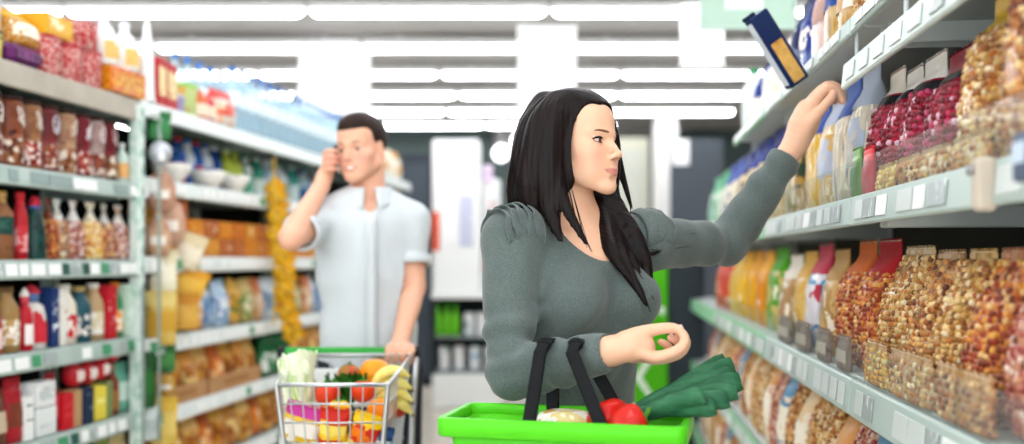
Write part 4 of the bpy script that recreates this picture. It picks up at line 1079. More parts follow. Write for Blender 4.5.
# middle shelf, near to far
mid = [
    (985, 1035, 'nuts', 'orange-brown nut', PAL_NUT, '#b07a40', '#e8e8e4', .33), (946, 984, 'nuts', 'yellow-topped nut', PAL_TAN, '#c08a4a', '#d8b020', .30)]
rbag(986, 1040, ZR[3], .34, .15, 'large nut bag with white tag at the right picture edge', 'nutA', clear('#a86a34'), None, plain('#eef0f2', .4), PAL_NUT, .0072, seed=3, lab_rng=(.68, .80), group=G2, nrng=(.02, .92))
rbag(947, 983, ZR[3], .30, .15, 'nut bag with a yellow header on the middle right shelf', 'nutB', clear('#b8803f'), plain('#c8a012', .35, coat=.3), None, PAL_TAN, .0072, seed=4, head_rng=(.76, .99), group=G2, nrng=(.02, .76), depth=.04)
reds = [(915, 945, 'widest', '#a01430', '#8e1028'), (894, 914, 'second widest', '#98142c', '#e8e4dc'), (878, 893, 'third', '#a0142e', '#e0dcd4'), (863, 877, 'farthest', '#a81c34', '#e4dccc')]
for i, (a, b, nm, c, hd) in enumerate(reds):
    w_ = wid('R', a, b, .96)
    def rb():
        HR = (.245, .255, .265, .275)[i]
        o = bag(w_, HR, .12, plain(c, .3, coat=.5), plain(hd, .35), None, nuts=PAL_RED, nsize=.0085, seed=20 + i, head_rng=(.80, .99), nrng=(.06, .70))
        lo = bag_loft(q(w_), q(HR, .01), .12, 20 + i)
        o.append(P('black_band', lo.band(HR * .73, HR * .80, .0025), plain('#1a1a1c', .4)))
        return o
    put('R', a, b, ZR[3], rb, ('redb', i), 'red_bag', 'crimson bag of pink and white sweets, %s, %s from the near end' % (nm, ORD[i]), 'bag', 'crimson bags on the middle right shelf', .04, .12)
for i, (a, b, c, h, nm) in enumerate(((946, 984, PAL_TAN, .05, 'tan'), (915, 944, PAL_TAN, .05, 'beige'), (893, 914, PAL_NUT, .05, 'speckled'), (874, 892, PAL_PASTA, .05, 'pale'))):
    rbag(a, b, ZR[3], h, .02, 'small %s packet behind the glass guard under the crimson bags' % nm, ('low', i), clear('#c8a468'), None, None, c, .0068, depth=.009, seed=i + 40, group=G2, nrng=(.02, .78))
rbag(860, 869, ZR[3], .10, .02, 'narrow red packet behind the glass guard', 'lowred', plain('#c02c34', .35), plain('#d8343c', .35), plain('#b8242c', .4), depth=.009, group=G2)
rbag(849, 857, ZR[3], .11, .02, 'narrow green packet behind the glass guard', 'lowgreen', plain('#5c8a3c', .35), plain('#6c9c48', .35), plain('#4a7a30', .4), depth=.009, group=G2)
pas = [(842, 858, 'silvery white', '#b8b0a0', '#9aa4b4'), (828, 841, 'white streaked', '#c8bca4', '#3c58a0'), (814, 827, 'white and gold', '#d0a860', '#b0b8c8'), (802, 813, 'yellow', '#d8a820', '#2c4c9c'), (791, 801, 'gold', '#a87c20', '#22341f'), (781, 790, 'olive and gold', '#7c6c20', '#c08c1c'), (771, 780, 'blue-topped gold', '#c8a050', '#0c2478'), (761, 770, 'blue-topped', '#d0ac5c', '#0a2070'), (752, 760, 'royal blue topped', '#c8a458', '#0e2a84'), (743, 751, 'bright blue topped', '#d4b468', '#123090'), (735, 742, 'blue-capped', '#ccac64', '#0c2474'), (728, 734, 'pale blue topped', '#dcd0b0', '#2a4ca0'), (721, 727, 'cream', '#e4dcc8', '#20409a'), (714, 720, 'mint green', '#a8ccb4', '#4aa070'), (707, 713, 'pale green', '#b8d4c4', '#58a880')]
for i, (a, b, nm, c, hd) in enumerate(pas):
    rbag(a, b, ZR[3], .31 if i < 5 else .335, .10, '%s pasta bag, %s past the crimson bags on the middle shelf' % (nm, ORD[i]), ('pas', i), stain([c, '#f4ecd6', c, hd], 46, .5, (1.5, 1.5, .10), pos=[0, .47, .54, .64]), plain(hd, .6), None if i % 2 else stain([hd, c], 22, .4), group=G2, name='pasta_bag', seed=i + 60, head_rng=(.70, .99), depth=.025)
# lower shelf
low = [
    (990, 1040, 'pink and red nut', PAL_PINK, '#b87a64', None, .27), (953, 988, 'orange nut', PAL_ORANGE, '#b86a34', None, .275), (926, 951, 'yellow-edged nut', PAL_TAN, '#c89a4a', None, .28), (898, 924, 'brown nut', PAL_NUT, '#b08048', None, .285), (870, 897, 'pale nut', PAL_TAN, '#c8a468', None, .29),
    (847, 868, 'red-topped orange', PAL_ORANGE, '#c06a34', '#a81c24', .31), (830, 846, 'orange-brown', PAL_ORANGE, '#c8702c', '#c8642a', .31), (815, 829, 'tan', None, '#d0a86c', '#b0884c', .29), (801, 814, 'white, blue and red', None, '#e0dce0', '#b83a4c', .31), (788, 800, 'tan and yellow', None, '#d8b468', '#d0a040', .29), (775, 787, 'brown and white', None, '#b08858', '#e4dccc', .28), (762, 774, 'green-topped', None, '#c8b468', '#4c9a1c', .31), (752, 761, 'orange', None, '#e08a1c', '#e8a42c', .30), (743, 751, 'deep yellow', None, '#e8ac18', '#e0981c', .30), (734, 742, 'yellow', None, '#ecb828', '#e8a820', .30), (727, 733, 'gold', None, '#d8a83c', '#e4c468', .29), (720, 726, 'red', None, '#d03a2c', '#d8402c', .29), (714, 719, 'scarlet', None, '#c8302c', '#e06a50', .29)]
for i, (a, b, nm, nuts, c, hd, h) in enumerate(low):
    film = clear(c) if nuts else stain([c, c, hd, '#f2e6d0'], 14, .3, coat=.6)
    if nm.startswith('white, blue'): film = stain(['#e4e0e4', '#5aa0c8', '#d8d4dc', '#c8384c'], 14, .3, coat=.6)
    rbag(a, b, ZR[2], h, .15 if nuts else .11, '%s bag, %s from the near end on the lower right shelf' % (nm, ORD[i]), ('low3', i), film, plain(hd, .6) if hd else None, None if nuts or i % 2 else stain([hd, c, '#f4e8d0'], 16, .4, coat=.4), nuts, .0074, group=G3, seed=i + 90, depth=.042, nrng=(.02, .92 if not hd else .74))
for i, (a, b, c, nm) in enumerate(((928, 985, PAL_NUT, 'brown'), (884, 926, PAL_TAN, 'tan'), (862, 882, PAL_YEL, 'yellow'))):
    rbag(a, b, ZR[2], .09, .02, 'low %s packet behind the glass of the lower right shelf' % nm, ('low3s', i), clear('#b88a50'), None, None, c, .0070, depth=.009, seed=i + 130, group=G3, nrng=(.02, .78))
for i, x in enumerate((782, 800, 820, 840)):
    rbag(x - 6, x + 6, ZR[2], .075, .02, 'small dark packet behind the lower glass, %s from the far end' % ORD[i], ('low3d', i), stain(['#5c4038', '#8a7468', '#4a3a38'], 20, .4), None, plain('#c8b8a8', .4), depth=.009, group=G3)
# low shelf and bottom shelf
c4 = [('tan', '#d8a868', '#b8803c', PAL_TAN), ('red and cream', '#b83428', '#e8c898', None), ('yellow-brown', '#c8903c', '#e0b468', PAL_NUT), ('cream and blue', '#d8c49c', '#4a8ab0', None), ('peach', '#d8a078', '#c86a40', PAL_PINK), ('scarlet', '#c02c2c', '#e0a060', None), ('straw', '#e0c488', '#c89848', PAL_TAN)]
for sh, (zz, hh, Ys, Ye, st, nm2) in enumerate(((ZR[1], .31, 1.75, 6.0, .165, 'low right shelf'), (ZR[0], .30, 3.2, 6.6, .19, 'bottom right shelf'))):
    Y = Ys; i = 0
    while Y < Ye:
        c = c4[i % 7]
        product(('c4', i % 7), lambda: bag(.15, .31, .12, clear(c[1]) if c[3] else stain([c[1], c[2], '#f0e0c8', c[1]], 14, .3, coat=.6), plain(c[2], .35, coat=.3) if not c[3] else None, stain([c[2], '#f4ecd8', c[1]], 16, .4, coat=.4) if i % 2 else None, nuts=c[3], nsize=.0082, seed=i + 150, nrng=(.02, .92)), 'food_bag', '%s bag on the %s, %s from the near end' % (c[0], nm2, ORD[min(i, 19)] if i < 20 else 'farther'), 'bag', rpt(Y, .085, zz), R_ROT + rng.uniform(-.08, .08), 'bags on the ' + nm2)
        Y += st; i += 1
# small dark device at the right picture edge
t = thing('label_holder', 'small blue-grey label holder at the right picture edge', 'holder', rpt(1.20, -.035, 1.395), R_ROT)
part('frame', MB().box((0, 0, .03), (.05, .02, .06), .004), plain('#4a5a70', .4), t)
part('card', MB().box((-.002, -.0108, .035), (.04, .0012, .026), .0003), plain('#c4d4e4', .4), t)
part('clip', MB().box((0, .018, .01), (.02, .03, .012), .002), plain('#22262c', .4), t)
# ================================================================== bodies: distance fields turned into smooth surfaces
def px(x, y, Y): return np.array([(x - 512) * Y / 1000.0, Y, CAMZ + (260 - y) * Y / 1000.0])
class Field:
    def __init__(s, xs, ys, zs):
        s.ax = [np.asarray(a, dtype=np.float32) for a in (xs, ys, zs)]
        s.F = np.full([len(a) for a in s.ax], 0.5, dtype=np.float32)
        s.M = None                     # optional local frame: rows are the local axes, with an origin
        s.O = None
    def frame(s, M=None, O=None): s.M, s.O = M, O
    def _w(s, p):
        p = np.asarray(p, float)
        return p if s.M is None else s.M @ p + s.O
    def _sub(s, lo, hi):
        sl = []
        for a, l, h in zip(s.ax, lo, hi):
            i, j = np.searchsorted(a, [l, h]); i = max(0, i - 1); j = min(len(a), j + 1)
            if j <= i: return None, None
            sl.append(slice(i, j))
        sl = tuple(sl)
        return sl, (s.ax[0][sl[0]][:, None, None], s.ax[1][sl[1]][None, :, None], s.ax[2][sl[2]][None, None, :])
    def _mix(s, sl, d, k, op):
        f = s.F[sl]
        if op == 'sub': d = -d
        if k > 0:
            if op == 'add':
                h = np.clip(0.5 + 0.5 * (f - d) / k, 0, 1); r = f * (1 - h) + d * h - k * h * (1 - h)
            else:
                h = np.clip(0.5 - 0.5 * (f - d) / k, 0, 1); r = f * (1 - h) + d * h + k * h * (1 - h)
        else:
            r = np.minimum(f, d) if op == 'add' else np.maximum(f, d)
        s.F[sl] = r
    def rc(s, a, b, r1, r2, k=0.01, op='add', sq=None, dk=None):
        """tapered capsule; sq=(direction, factor) flattens the section along a direction"""
        a, b = s._w(a), s._w(b)
        m = max(r1, r2) + k + 0.03
        sl, P_ = s._sub(np.minimum(a, b) - m, np.maximum(a, b) + m)
        if sl is None: return s
        x, y, z = P_[0] - a[0], P_[1] - a[1], P_[2] - a[2]
        ba = b - a
        t = np.clip((x * ba[0] + y * ba[1] + z * ba[2]) / max(1e-9, ba @ ba), 0, 1)
        dx, dy, dz = x - t * ba[0], y - t * ba[1], z - t * ba[2]
        if sq is not None:
            n = np.asarray(sq[0], float); n = n / np.linalg.norm(n)
            if s.M is not None: n = s.M @ n
            e = dx * n[0] + dy * n[1] + dz * n[2]; g = 1 / sq[1] - 1
            dx = dx + n[0] * e * g; dy = dy + n[1] * e * g; dz = dz + n[2] * e * g
            d = (np.sqrt(dx * dx + dy * dy + dz * dz) - (r1 + (r2 - r1) * t)) * (0.5 + 0.5 * min(1, sq[1]))
        else:
            d = np.sqrt(dx * dx + dy * dy + dz * dz) - (r1 + (r2 - r1) * t)
        if dk is not None: d = d + dk(P_)
        s._mix(sl, d, k, op)
        return s
    def chain(s, pts, rs, k=0.01, op='add', sq=None, fine=3):
        """a tapered limb or lock through several points, curved, without swellings at the joints"""
        pts = [s._w(p) for p in pts]
        if fine > 1 and len(pts) > 2:
            Q, R_ = [], []
            for i in range(len(pts) - 1):
                p0, p1, p2, p3 = pts[max(0, i - 1)], pts[i], pts[i + 1], pts[min(len(pts) - 1, i + 2)]
                for j in range(fine):
                    t = j / fine
                    Q.append(.5 * (2 * p1 + (p2 - p0) * t + (2 * p0 - 5 * p1 + 4 * p2 - p3) * t * t + (3 * p1 - p0 - 3 * p2 + p3) * t ** 3))
                    R_.append(rs[i] + (rs[i + 1] - rs[i]) * t)
            Q.append(pts[-1]); R_.append(rs[-1])
        else: Q, R_ = pts, list(rs)
        m = max(rs) + k + 0.025
        Qa = np.array(Q)
        sl, P_ = s._sub(Qa.min(0) - m, Qa.max(0) + m)
        if sl is None: return s
        D = np.full(s.F[sl].shape, 1.0, np.float32)
        o_ = [q_.start for q_ in sl]
        for a, b, r1, r2 in zip(Q, Q[1:], R_, R_[1:]):
            s2, P2 = s._sub(np.minimum(a, b) - m, np.maximum(a, b) + m)
            if s2 is None: continue
            x, y, z = (P2[i] - np.float32(a[i]) for i in range(3))
            ba = (b - a).astype(np.float32)
            t = np.clip((x * ba[0] + y * ba[1] + z * ba[2]) / max(1e-9, float(ba @ ba)), 0, 1)
            dx, dy, dz = x - t * ba[0], y - t * ba[1], z - t * ba[2]
            if sq is not None:
                n = np.asarray(sq[0], float); n = n / np.linalg.norm(n)
                if s.M is not None: n = s.M @ n
                n = n.astype(np.float32); e = dx * n[0] + dy * n[1] + dz * n[2]; g = np.float32(1 / sq[1] - 1)
                dx = dx + n[0] * e * g; dy = dy + n[1] * e * g; dz = dz + n[2] * e * g
                d = (np.sqrt(dx * dx + dy * dy + dz * dz) - (r1 + (r2 - r1) * t)) * (0.5 + 0.5 * min(1, sq[1]))
            else:
                d = np.sqrt(dx * dx + dy * dy + dz * dz) - (r1 + (r2 - r1) * t)
            loc = tuple(slice(q_.start - o, q_.stop - o) for q_, o in zip(s2, o_))
            np.minimum(D[loc], d, out=D[loc])
        s._mix(sl, D, k, op)
        return s
    def el(s, c, r, k=0.01, op='add', R=None):
        """ellipsoid; R columns = its axes (in the current frame)"""
        c = s._w(c); r = np.asarray(r, float)
        m = float(max(r)) + k + 0.03
        sl, P_ = s._sub(c - m, c + m)
        if sl is None: return s
        A = np.eye(3) if R is None else np.asarray(R, float)
        if s.M is not None: A = s.M @ A
        x, y, z = P_[0] - c[0], P_[1] - c[1], P_[2] - c[2]
        u = [(x * A[0, i] + y * A[1, i] + z * A[2, i]) for i in range(3)]
        k0 = np.sqrt(sum((u[i] / r[i]) ** 2 for i in range(3)))
        k1 = np.sqrt(sum((u[i] / r[i] ** 2) ** 2 for i in range(3))) + 1e-6
        s._mix(sl, k0 * (k0 - 1) / k1, k, op)
        return s
    def cut(s, c, n, R, L):
        """cut away a flat-ended cylinder that starts at c and runs along n"""
        c = np.asarray(c, float); n = np.asarray(n, float); n = n / np.linalg.norm(n)
        e = c + n * L; m = R + .02
        sl, P_ = s._sub(np.minimum(c, e) - m, np.maximum(c, e) + m)
        if sl is None: return s
        x, y, z = P_[0] - c[0], P_[1] - c[1], P_[2] - c[2]
        t = x * n[0] + y * n[1] + z * n[2]
        rad = np.sqrt(np.maximum((x * x + y * y + z * z) - t * t, 0))
        s._mix(sl, np.maximum(np.maximum(-t, rad - R), t - L), 0, 'sub')
        return s
    def plane(s, p, n, lo=None, hi=None):
        """cut away everything on the +n side"""
        p = s._w(p); n = np.asarray(n, float); n = n / np.linalg.norm(n)
        if s.M is not None: n = s.M @ n
        d = (s.ax[0][:, None, None] - p[0]) * n[0] + (s.ax[1][None, :, None] - p[1]) * n[1] + (s.ax[2][None, None, :] - p[2]) * n[2]
        s.F = np.maximum(s.F, d)
        return s
    def surface(s, smooth=2):
        F = s.F; S = F < 0
        nx, ny, nz = F.shape
        cnt = np.zeros((nx - 1, ny - 1, nz - 1), dtype=np.int8)
        for i in (0, 1):
            for j in (0, 1):
                for k in (0, 1):
                    cnt += S[i:nx - 1 + i, j:ny - 1 + j, k:nz - 1 + k]
        ci, cj, ck = np.nonzero((cnt > 0) & (cnt < 8))
        del cnt
        N = len(ci)
        idm = np.full((nx - 1, ny - 1, nz - 1), -1, dtype=np.int32)
        idm[ci, cj, ck] = np.arange(N)
        acc = np.zeros((N, 3)); num = np.zeros(N)
        C = [(i, j, k) for i in (0, 1) for j in (0, 1) for k in (0, 1)]
        for a in C:
            for b in C:
                if sum(b) - sum(a) != 1 or any(q_ < p_ for p_, q_ in zip(a, b)): continue
                fa = F[ci + a[0], cj + a[1], ck + a[2]].astype(float); fb = F[ci + b[0], cj + b[1], ck + b[2]].astype(float)
                m = (fa < 0) != (fb < 0)
                t = np.where(m, fa / np.where(np.abs(fa - fb) < 1e-12, 1, fa - fb), 0)
                for q_, base in enumerate((ci, cj, ck)):
                    pa = s.ax[q_][base + a[q_]]; pb = s.ax[q_][base + b[q_]]
                    acc[:, q_] += np.where(m, pa + (pb - pa) * t, 0)
                num += m
        V = acc / num[:, None]
        faces = []
        for axn in range(3):
            sl0 = [slice(None)] * 3; sl1 = [slice(None)] * 3
            sl0[axn] = slice(0, -1); sl1[axn] = slice(1, None)
            A = S[tuple(sl0)]; B = S[tuple(sl1)]
            o1, o2 = [(1, 2), (2, 0), (0, 1)][axn]
            ii = np.nonzero(A != B)
            ii = np.array(ii)
            ok = (ii[o1] > 0) & (ii[o2] > 0) & (ii[o1] < F.shape[o1] - 1) & (ii[o2] < F.shape[o2] - 1)
            ii = ii[:, ok]
            inside = A[tuple(ii)]
            q_ = []
            for (d1, d2) in ((-1, -1), (0, -1), (0, 0), (-1, 0)):
                jj = ii.copy(); jj[o1] += d1; jj[o2] += d2
                q_.append(idm[tuple(jj)])
            f = np.stack(q_, 1)
            f[~inside] = f[~inside][:, ::-1]
            faces.append(f)
        Fc = np.concatenate(faces)
        Fc = Fc[(Fc >= 0).all(1)]
        e = np.concatenate([Fc[:, [0, 1]], Fc[:, [1, 2]], Fc[:, [2, 3]], Fc[:, [3, 0]]])
        deg = np.bincount(e[:, 0], minlength=N) + np.bincount(e[:, 1], minlength=N)
        for it in range(smooth * 2):
            lam = 0.5 if it % 2 == 0 else -0.47
            L = np.zeros_like(V)
            for q_ in range(3):
                L[:, q_] = np.bincount(e[:, 0], V[e[:, 1], q_], N) + np.bincount(e[:, 1], V[e[:, 0], q_], N)
            V = V + lam * (L / np.maximum(deg, 1)[:, None] - V)
        return V, Fc
def axis(*seg):
    """bands (start, end, step) -> one uneven axis"""
    out = []
    for a, b, h in seg:
        n = max(1, int(round((b - a) / h)))
        out += list(np.linspace(a, b, n, endpoint=False))
    out.append(seg[-1][1])
    return np.array(out)
def surf_mesh(name, V, F, mat, tint=None):
    me = bpy.data.meshes.new(name)
    me.vertices.add(len(V)); me.vertices.foreach_set('co', np.asarray(V, np.float32).ravel())
    n = len(F)
    me.loops.add(n * 4); me.loops.foreach_set('vertex_index', np.asarray(F, np.int32).ravel())
    me.polygons.add(n); me.polygons.foreach_set('loop_start', np.arange(0, 4 * n, 4, dtype=np.int32))
    me.update(calc_edges=True); me.validate()
    me.polygons.foreach_set('use_smooth', np.ones(len(me.polygons), bool))
    if tint is not None:
        at = me.color_attributes.new('tint', 'FLOAT_COLOR', 'POINT')
        at.data.foreach_set('color', np.asarray(tint, np.float32).ravel())
    me.materials.append(mat)
    return me
def biggest(V, F):
    """keep the largest connected piece"""
    N = len(V); lab = np.arange(N)
    e = np.concatenate([F[:, [0, 1]], F[:, [1, 2]], F[:, [2, 3]]])
    while True:
        m = np.minimum(lab[e[:, 0]], lab[e[:, 1]])
        new = lab.copy(); np.minimum.at(new, e[:, 0], m); np.minimum.at(new, e[:, 1], m)
        new = new[new]
        if (new == lab).all(): break
        lab = new
    u, c = np.unique(lab, return_counts=True)
    keep = lab == u[c.argmax()]
    idx = np.cumsum(keep) - 1
    F2 = F[keep[F].all(1)]
    return V[keep], idx[F2]

# ------------------------------------------------------------------ the head shared by both figures (local frame: +y face, +z up, +x the figure's right)
EZ = -.006                     # eye level
def head_shape(f, male=False):
    w_ = 1.06 if male else 1.0
    f.el((0, -.012, .036), (.073 * w_, .094, .082), .0)
    f.el((0, .030, -.018), (.059 * w_, .060, .078), .025)
    f.el((0, .046, .046), (.054 * w_, .043, .046), .025)                       # forehead
    for s in (-1, 1):
        f.rc((s * .052 * w_, .004, -.056), (s * .016 * w_, .070, -.099), .019 if not male else .022, .013 if not male else .017, .022)   # jaw
        f.el((s * .041 * w_, .056, -.030), (.021, .022, .018), .022)             # cheek bone
        f.el((s * .032, .058, -.060), (.022, .021, .028), .022)                  # cheek
        f.rc((s * .010, .0870, .010), (s * .044, .068, .013), .0070 if not male else .010, .006, .014)   # brow
        f.el((s * .069 * w_, -.008, -.018), (.008, .017, .029), .006)            # ear
        f.el((s * .0745 * w_, -.003, -.014), (.005, .009, .017), .004, 'sub')
    f.el((0, .0800, -.1005), (.015, .014, .013) if not male else (.021, .016, .016), .016)   # chin
    f.el((0, .0725, -.064), (.029, .021, .028), .02)                           # muzzle
    for s in (-1, 1):
        f.el((s * .0315, .0945, EZ + .001), (.0190, .0165, .0105), .009, 'sub')  # socket
        f.el((s * .0315, .0715, EZ), (.0143, .0143, .0138), .003)                # lids
        f.rc((s * .017, .0835, EZ + .0072), (s * .045, .0755, EZ + .0068), .0030, .0026, .004)   # upper lid fold
        f.el((s * .0322, .0905, EZ - .0003), (.0152, .013, .0052), .0012, 'sub') # opening
    f.rc((0, .0845, .004), (0, .1050, -.033), .0062, .0072, .010)              # nose
    f.el((0, .1062, -.0362), (.0076, .0076, .0068), .007)
    for s in (-1, 1):
        f.el((s * .0105, .0965, -.0400), (.0056, .0078, .0058), .006)
        f.el((s * .0052, .1015, -.0462), (.0028, .0042, .0026), .002, 'sub')
        f.rc((s * .004, .0950, -.0490), (s * .0035, .0935, -.0575), .0022, .0022, .004)
    # lips
    for s in (-1, 1):
        f.chain([(s * .0035, .0955, -.0648), (s * .0120, .0930, -.0655), (s * .0260, .0815, -.0665)], [.0030, .0027, .0014], .004)
        f.chain([(s * .0005, .0940, -.0738), (s * .0100, .0925, -.0732), (s * .0248, .0820, -.0680)], [.0038, .0035, .0016], .004)
        f.chain([(s * .0, .0995, -.0690), (s * .012, .0965, -.0692), (s * .0285, .0825, -.0655)], [.0011, .0011, .0009], .0022, 'sub')
    f.el((0, .0925, -.0850), (.012, .006, .005), .007, 'sub')                   # below the lip
def head_tint(L, skin, lip, blush, brow=None):
    """own colours of the face: lips, a warmer cheek; L are local coordinates"""
    x, y, z = L[:, 0], L[:, 1], L[:, 2]
    c = np.tile(np.array(srgb(skin)), (len(L), 1))
    b = np.array(srgb(blush))
    m = np.exp(-(((np.abs(x) - .045) / .022) ** 2 + ((z + .040) / .024) ** 2)) * (y > .02) * .6
    m = np.maximum(m, np.exp(-((x / .012) ** 2 + ((z + .038) / .012) ** 2)) * (y > .09) * .35)
    c = c * (1 - m[:, None]) + b * m[:, None]
    l_ = np.array(srgb(lip))
    ax = np.abs(x) / .0265; z = z - .0026 * np.clip(ax, 0, 1.2) ** 2
    top = -.0690 + .0068 * np.clip(1 - ax ** 1.6, 0, 1) - .0016 * np.exp(-(x / .003) ** 2)
    bot = -.0690 - .0085 * np.sqrt(np.clip(1 - ax ** 2, 0, 1))
    m = np.clip((top - z) / .0016 + .5, 0, 1) * np.clip((z - bot) / .0016 + .5, 0, 1) * (ax < 1) * (y > .07)
    c = c * (1 - m[:, None]) + l_ * m[:, None]
    c[:, 3] = 1
    return c
def eye_parts(parent, M, O, gaze, iris, lashes='#1c1210', brow='#2c1c16', makeup=1.0, browz=0., flick=1.):
    T4 = Matrix([list(M[i]) + [O[i]] for i in range(3)] + [[0, 0, 0, 1]])
    def lift(mb):
        mb.v = [tuple(T4 @ Vector(p)) for p in mb.v]; return mb
    g = np.asarray(gaze, float); g /= np.linalg.norm(g)
    for s in (-1, 1):
        c = np.array([s * .0315, .0715, EZ])
        mb = MB().ball(tuple(c), .0132, 32, 32)
        V = np.array(mb.v); d = (V - c) / .0132; ang = np.degrees(np.arccos(np.clip(d @ g, -1, 1)))
        col = np.tile(np.array(srgb('#cdc2ba')), (len(V), 1))
        col[ang < 33] = srgb(iris); col[ang < 15] = srgb('#080606')
        lift(mb)
        me = mb.mesh('eye', attr_mat('tint', .12, coat=.6))
        at = me.color_attributes.new('tint', 'FLOAT_COLOR', 'POINT'); at.data.foreach_set('color', col.astype(np.float32).ravel())
        part('eye', me, None, parent)
        # lash lines and brow follow the lids
        def lid(sign, n=11):
            pts = []
            for k in range(n):
                u = k / (n - 1); a = s * (-.0138 + .0300 * u)
                e = math.sqrt(max(0, 1 - ((u - .48) / .53) ** 2))
                zz = sign * (.0057 if sign > 0 else .0054) * e + .0012 * u
                yy = .0715 + math.sqrt(max(1e-6, .0146 ** 2 - min(a * a, .0140 ** 2) - zz * zz)) + .0004
                pts.append((s * .0315 + a, max(yy, .0765), EZ + zz))
            return pts
        up = lid(1)
        tip = (up[-1][0] + s * .0035 * flick, up[-1][1] - .0015 * flick, up[-1][2] + .0022 * flick)
        part('eyelash', lift(MB().tube(up + [tip], [m_ * makeup for m_ in (.0007, .0009, .0011, .0012, .0013, .0014, .0015, .0015, .0015, .0014, .0011, .0003)], 6)), plain(lashes, .6), parent)
        part('lower_lash', lift(MB().tube(lid(-1), .0005 * makeup, 5)), plain('#6a463a', .6), parent)
        bp = []
        for k in range(10):
            u = k / 9
            xx = s * (.011 + .040 * u); zz = EZ + browz + .0172 + .0044 * math.sin(min(1, u * 1.3) * 1.6) - .004 * max(0, u - .7) / .3
            yy = .0935 - .021 * u ** 1.6 - (.003 if u > .85 else 0)
            bp.append((xx, yy, zz))
        part('eyebrow', lift(MB().tube(bp, [.0018, .0030, .0034, .0034, .0032, .0029, .0025, .0020, .0014, .0006], 8, flat=.8)), plain(brow, .9), parent)
# ================================================================== the woman
SK, LIP, BLU = '#e3b394', '#c97f76', '#dd9c84'
w_root = thing('person', 'woman in a grey-green ruffled sweater reaching into the right rack, basket on arm', 'person', (0.15, 2.16, 0))
HC = np.array([.133, 2.150, 1.546])
HM = np.array(rotm(0, 0, math.radians(-125)) @ rotm(math.radians(5), math.radians(-2), 0))
S1, S2 = np.array([.000, 2.07, 1.342]), np.array([.306, 2.25, 1.338])
MID = (S1 + S2) / 2
RD = (S1 - S2); RD[2] = 0; RD /= np.linalg.norm(RD)
FD = np.array([-RD[1], RD[0], 0]); FD = FD if FD[1] < 0 else -FD
UP = np.array([0, 0, 1.])
TA = np.stack([RD, FD, UP], 1)
def T(r, f_, z): return MID * np.array([1, 1, 0]) + RD * r + FD * f_ + UP * z
E1, W1 = px(513, 374, 2.00), px(611, 351, 1.875)
E2, W2 = px(727, 244, 2.42), px(796, 143, 2.43)
def torso(f, g):
    """g: how far the surface lies outside the skin"""
    f.el(T(0, -.005, 1.255), (.150 + g, .098 + g, .125 + g), .0, R=TA)
    f.el(T(0, .0, 1.14), (.130 + g, .096 + g, .13 + g), .04, R=TA)
    f.el(T(0, -.002, 1.00), (.116 + g, .086 + g, .14 + g), .05, R=TA)
    f.el(T(0, -.012, .86), (.165 + g, .112 + g, .12 + g), .05, R=TA)
    for s in (-1, 1):
        f.el(T(s * .072, .076, 1.215), (.060 + g, .056 + g, .060 + g), .035, R=TA)
    f.rc(T(.02, -.025, 1.375), S1 + RD * .0 + UP * .0, .040 + g, .050 + g, .03)
    f.rc(T(-.02, -.025, 1.375), S2, .040 + g, .050 + g, .03)
def arms(f, g, full=True):
    f.chain([S1, (S1 + E1) / 2 + np.array([-.006, 0, 0]), E1], [.050 + g, .043 + g, .039 + g], .02)
    m = E1 + (W1 - E1) * .35
    f.chain([E1, m, W1], [.039 + g, .040 + g, .0265 + g], .012)
    f.chain([S2, (S2 + E2) / 2, E2], [.050 + g, .044 + g, .039 + g], .02)
    m = E2 + (W2 - E2) * .35
    f.chain([E2, m, W2], [.039 + g, .040 + g, .0265 + g], .012)
f = Field(axis((-.16, -.0, .01), (.0, .335, .0026), (.335, .68, .009), (.68, .85, .0026)),
          axis((1.79, 1.92, .0027), (1.92, 2.03, .008), (2.03, 2.28, .0026), (2.28, 2.36, .008), (2.36, 2.50, .0027)),
          axis((-.01, .76, .014), (.76, 1.08, .009), (1.08, 1.20, .0027), (1.20, 1.39, .006), (1.39, 1.74, .0026)))
torso(f, 0)
f.rc(HC + HM @ np.array([0, -.025, -.07]), T(0, -.015, 1.355), .049, .054, .03)          # neck
f.rc(HC + HM @ np.array([.03, -.012, -.07]), T(.012, .035, 1.335), .013, .011, .03)      # neck tendon
f.rc(T(.02, .045, 1.338), T(.13, .02, 1.362), .010, .010, .02)                            # collar bones
f.rc(T(-.02, .045, 1.338), T(-.13, .02, 1.362), .010, .010, .02)
arms(f, 0)
for s in (-1, 1):                                                                         # legs and feet
    hip, kn, an = T(s * .085, -.005, .84), T(s * .095, .02, .47), T(s * .10, -.02, .09)
    f.chain([hip, kn, an], [.088, .055, .036], .03)
    f.rc(an - UP * .045, T(s * .11, .14, .035), .036, .030, .02)
head = Field(*f.ax)
head.frame(HM, HC); head_shape(head)
h_ = np.clip(.5 + .5 * (f.F - head.F) / .012, 0, 1)
f.F = (f.F * (1 - h_) + head.F * h_ - .012 * h_ * (1 - h_)).astype(np.float32)
del head, h_
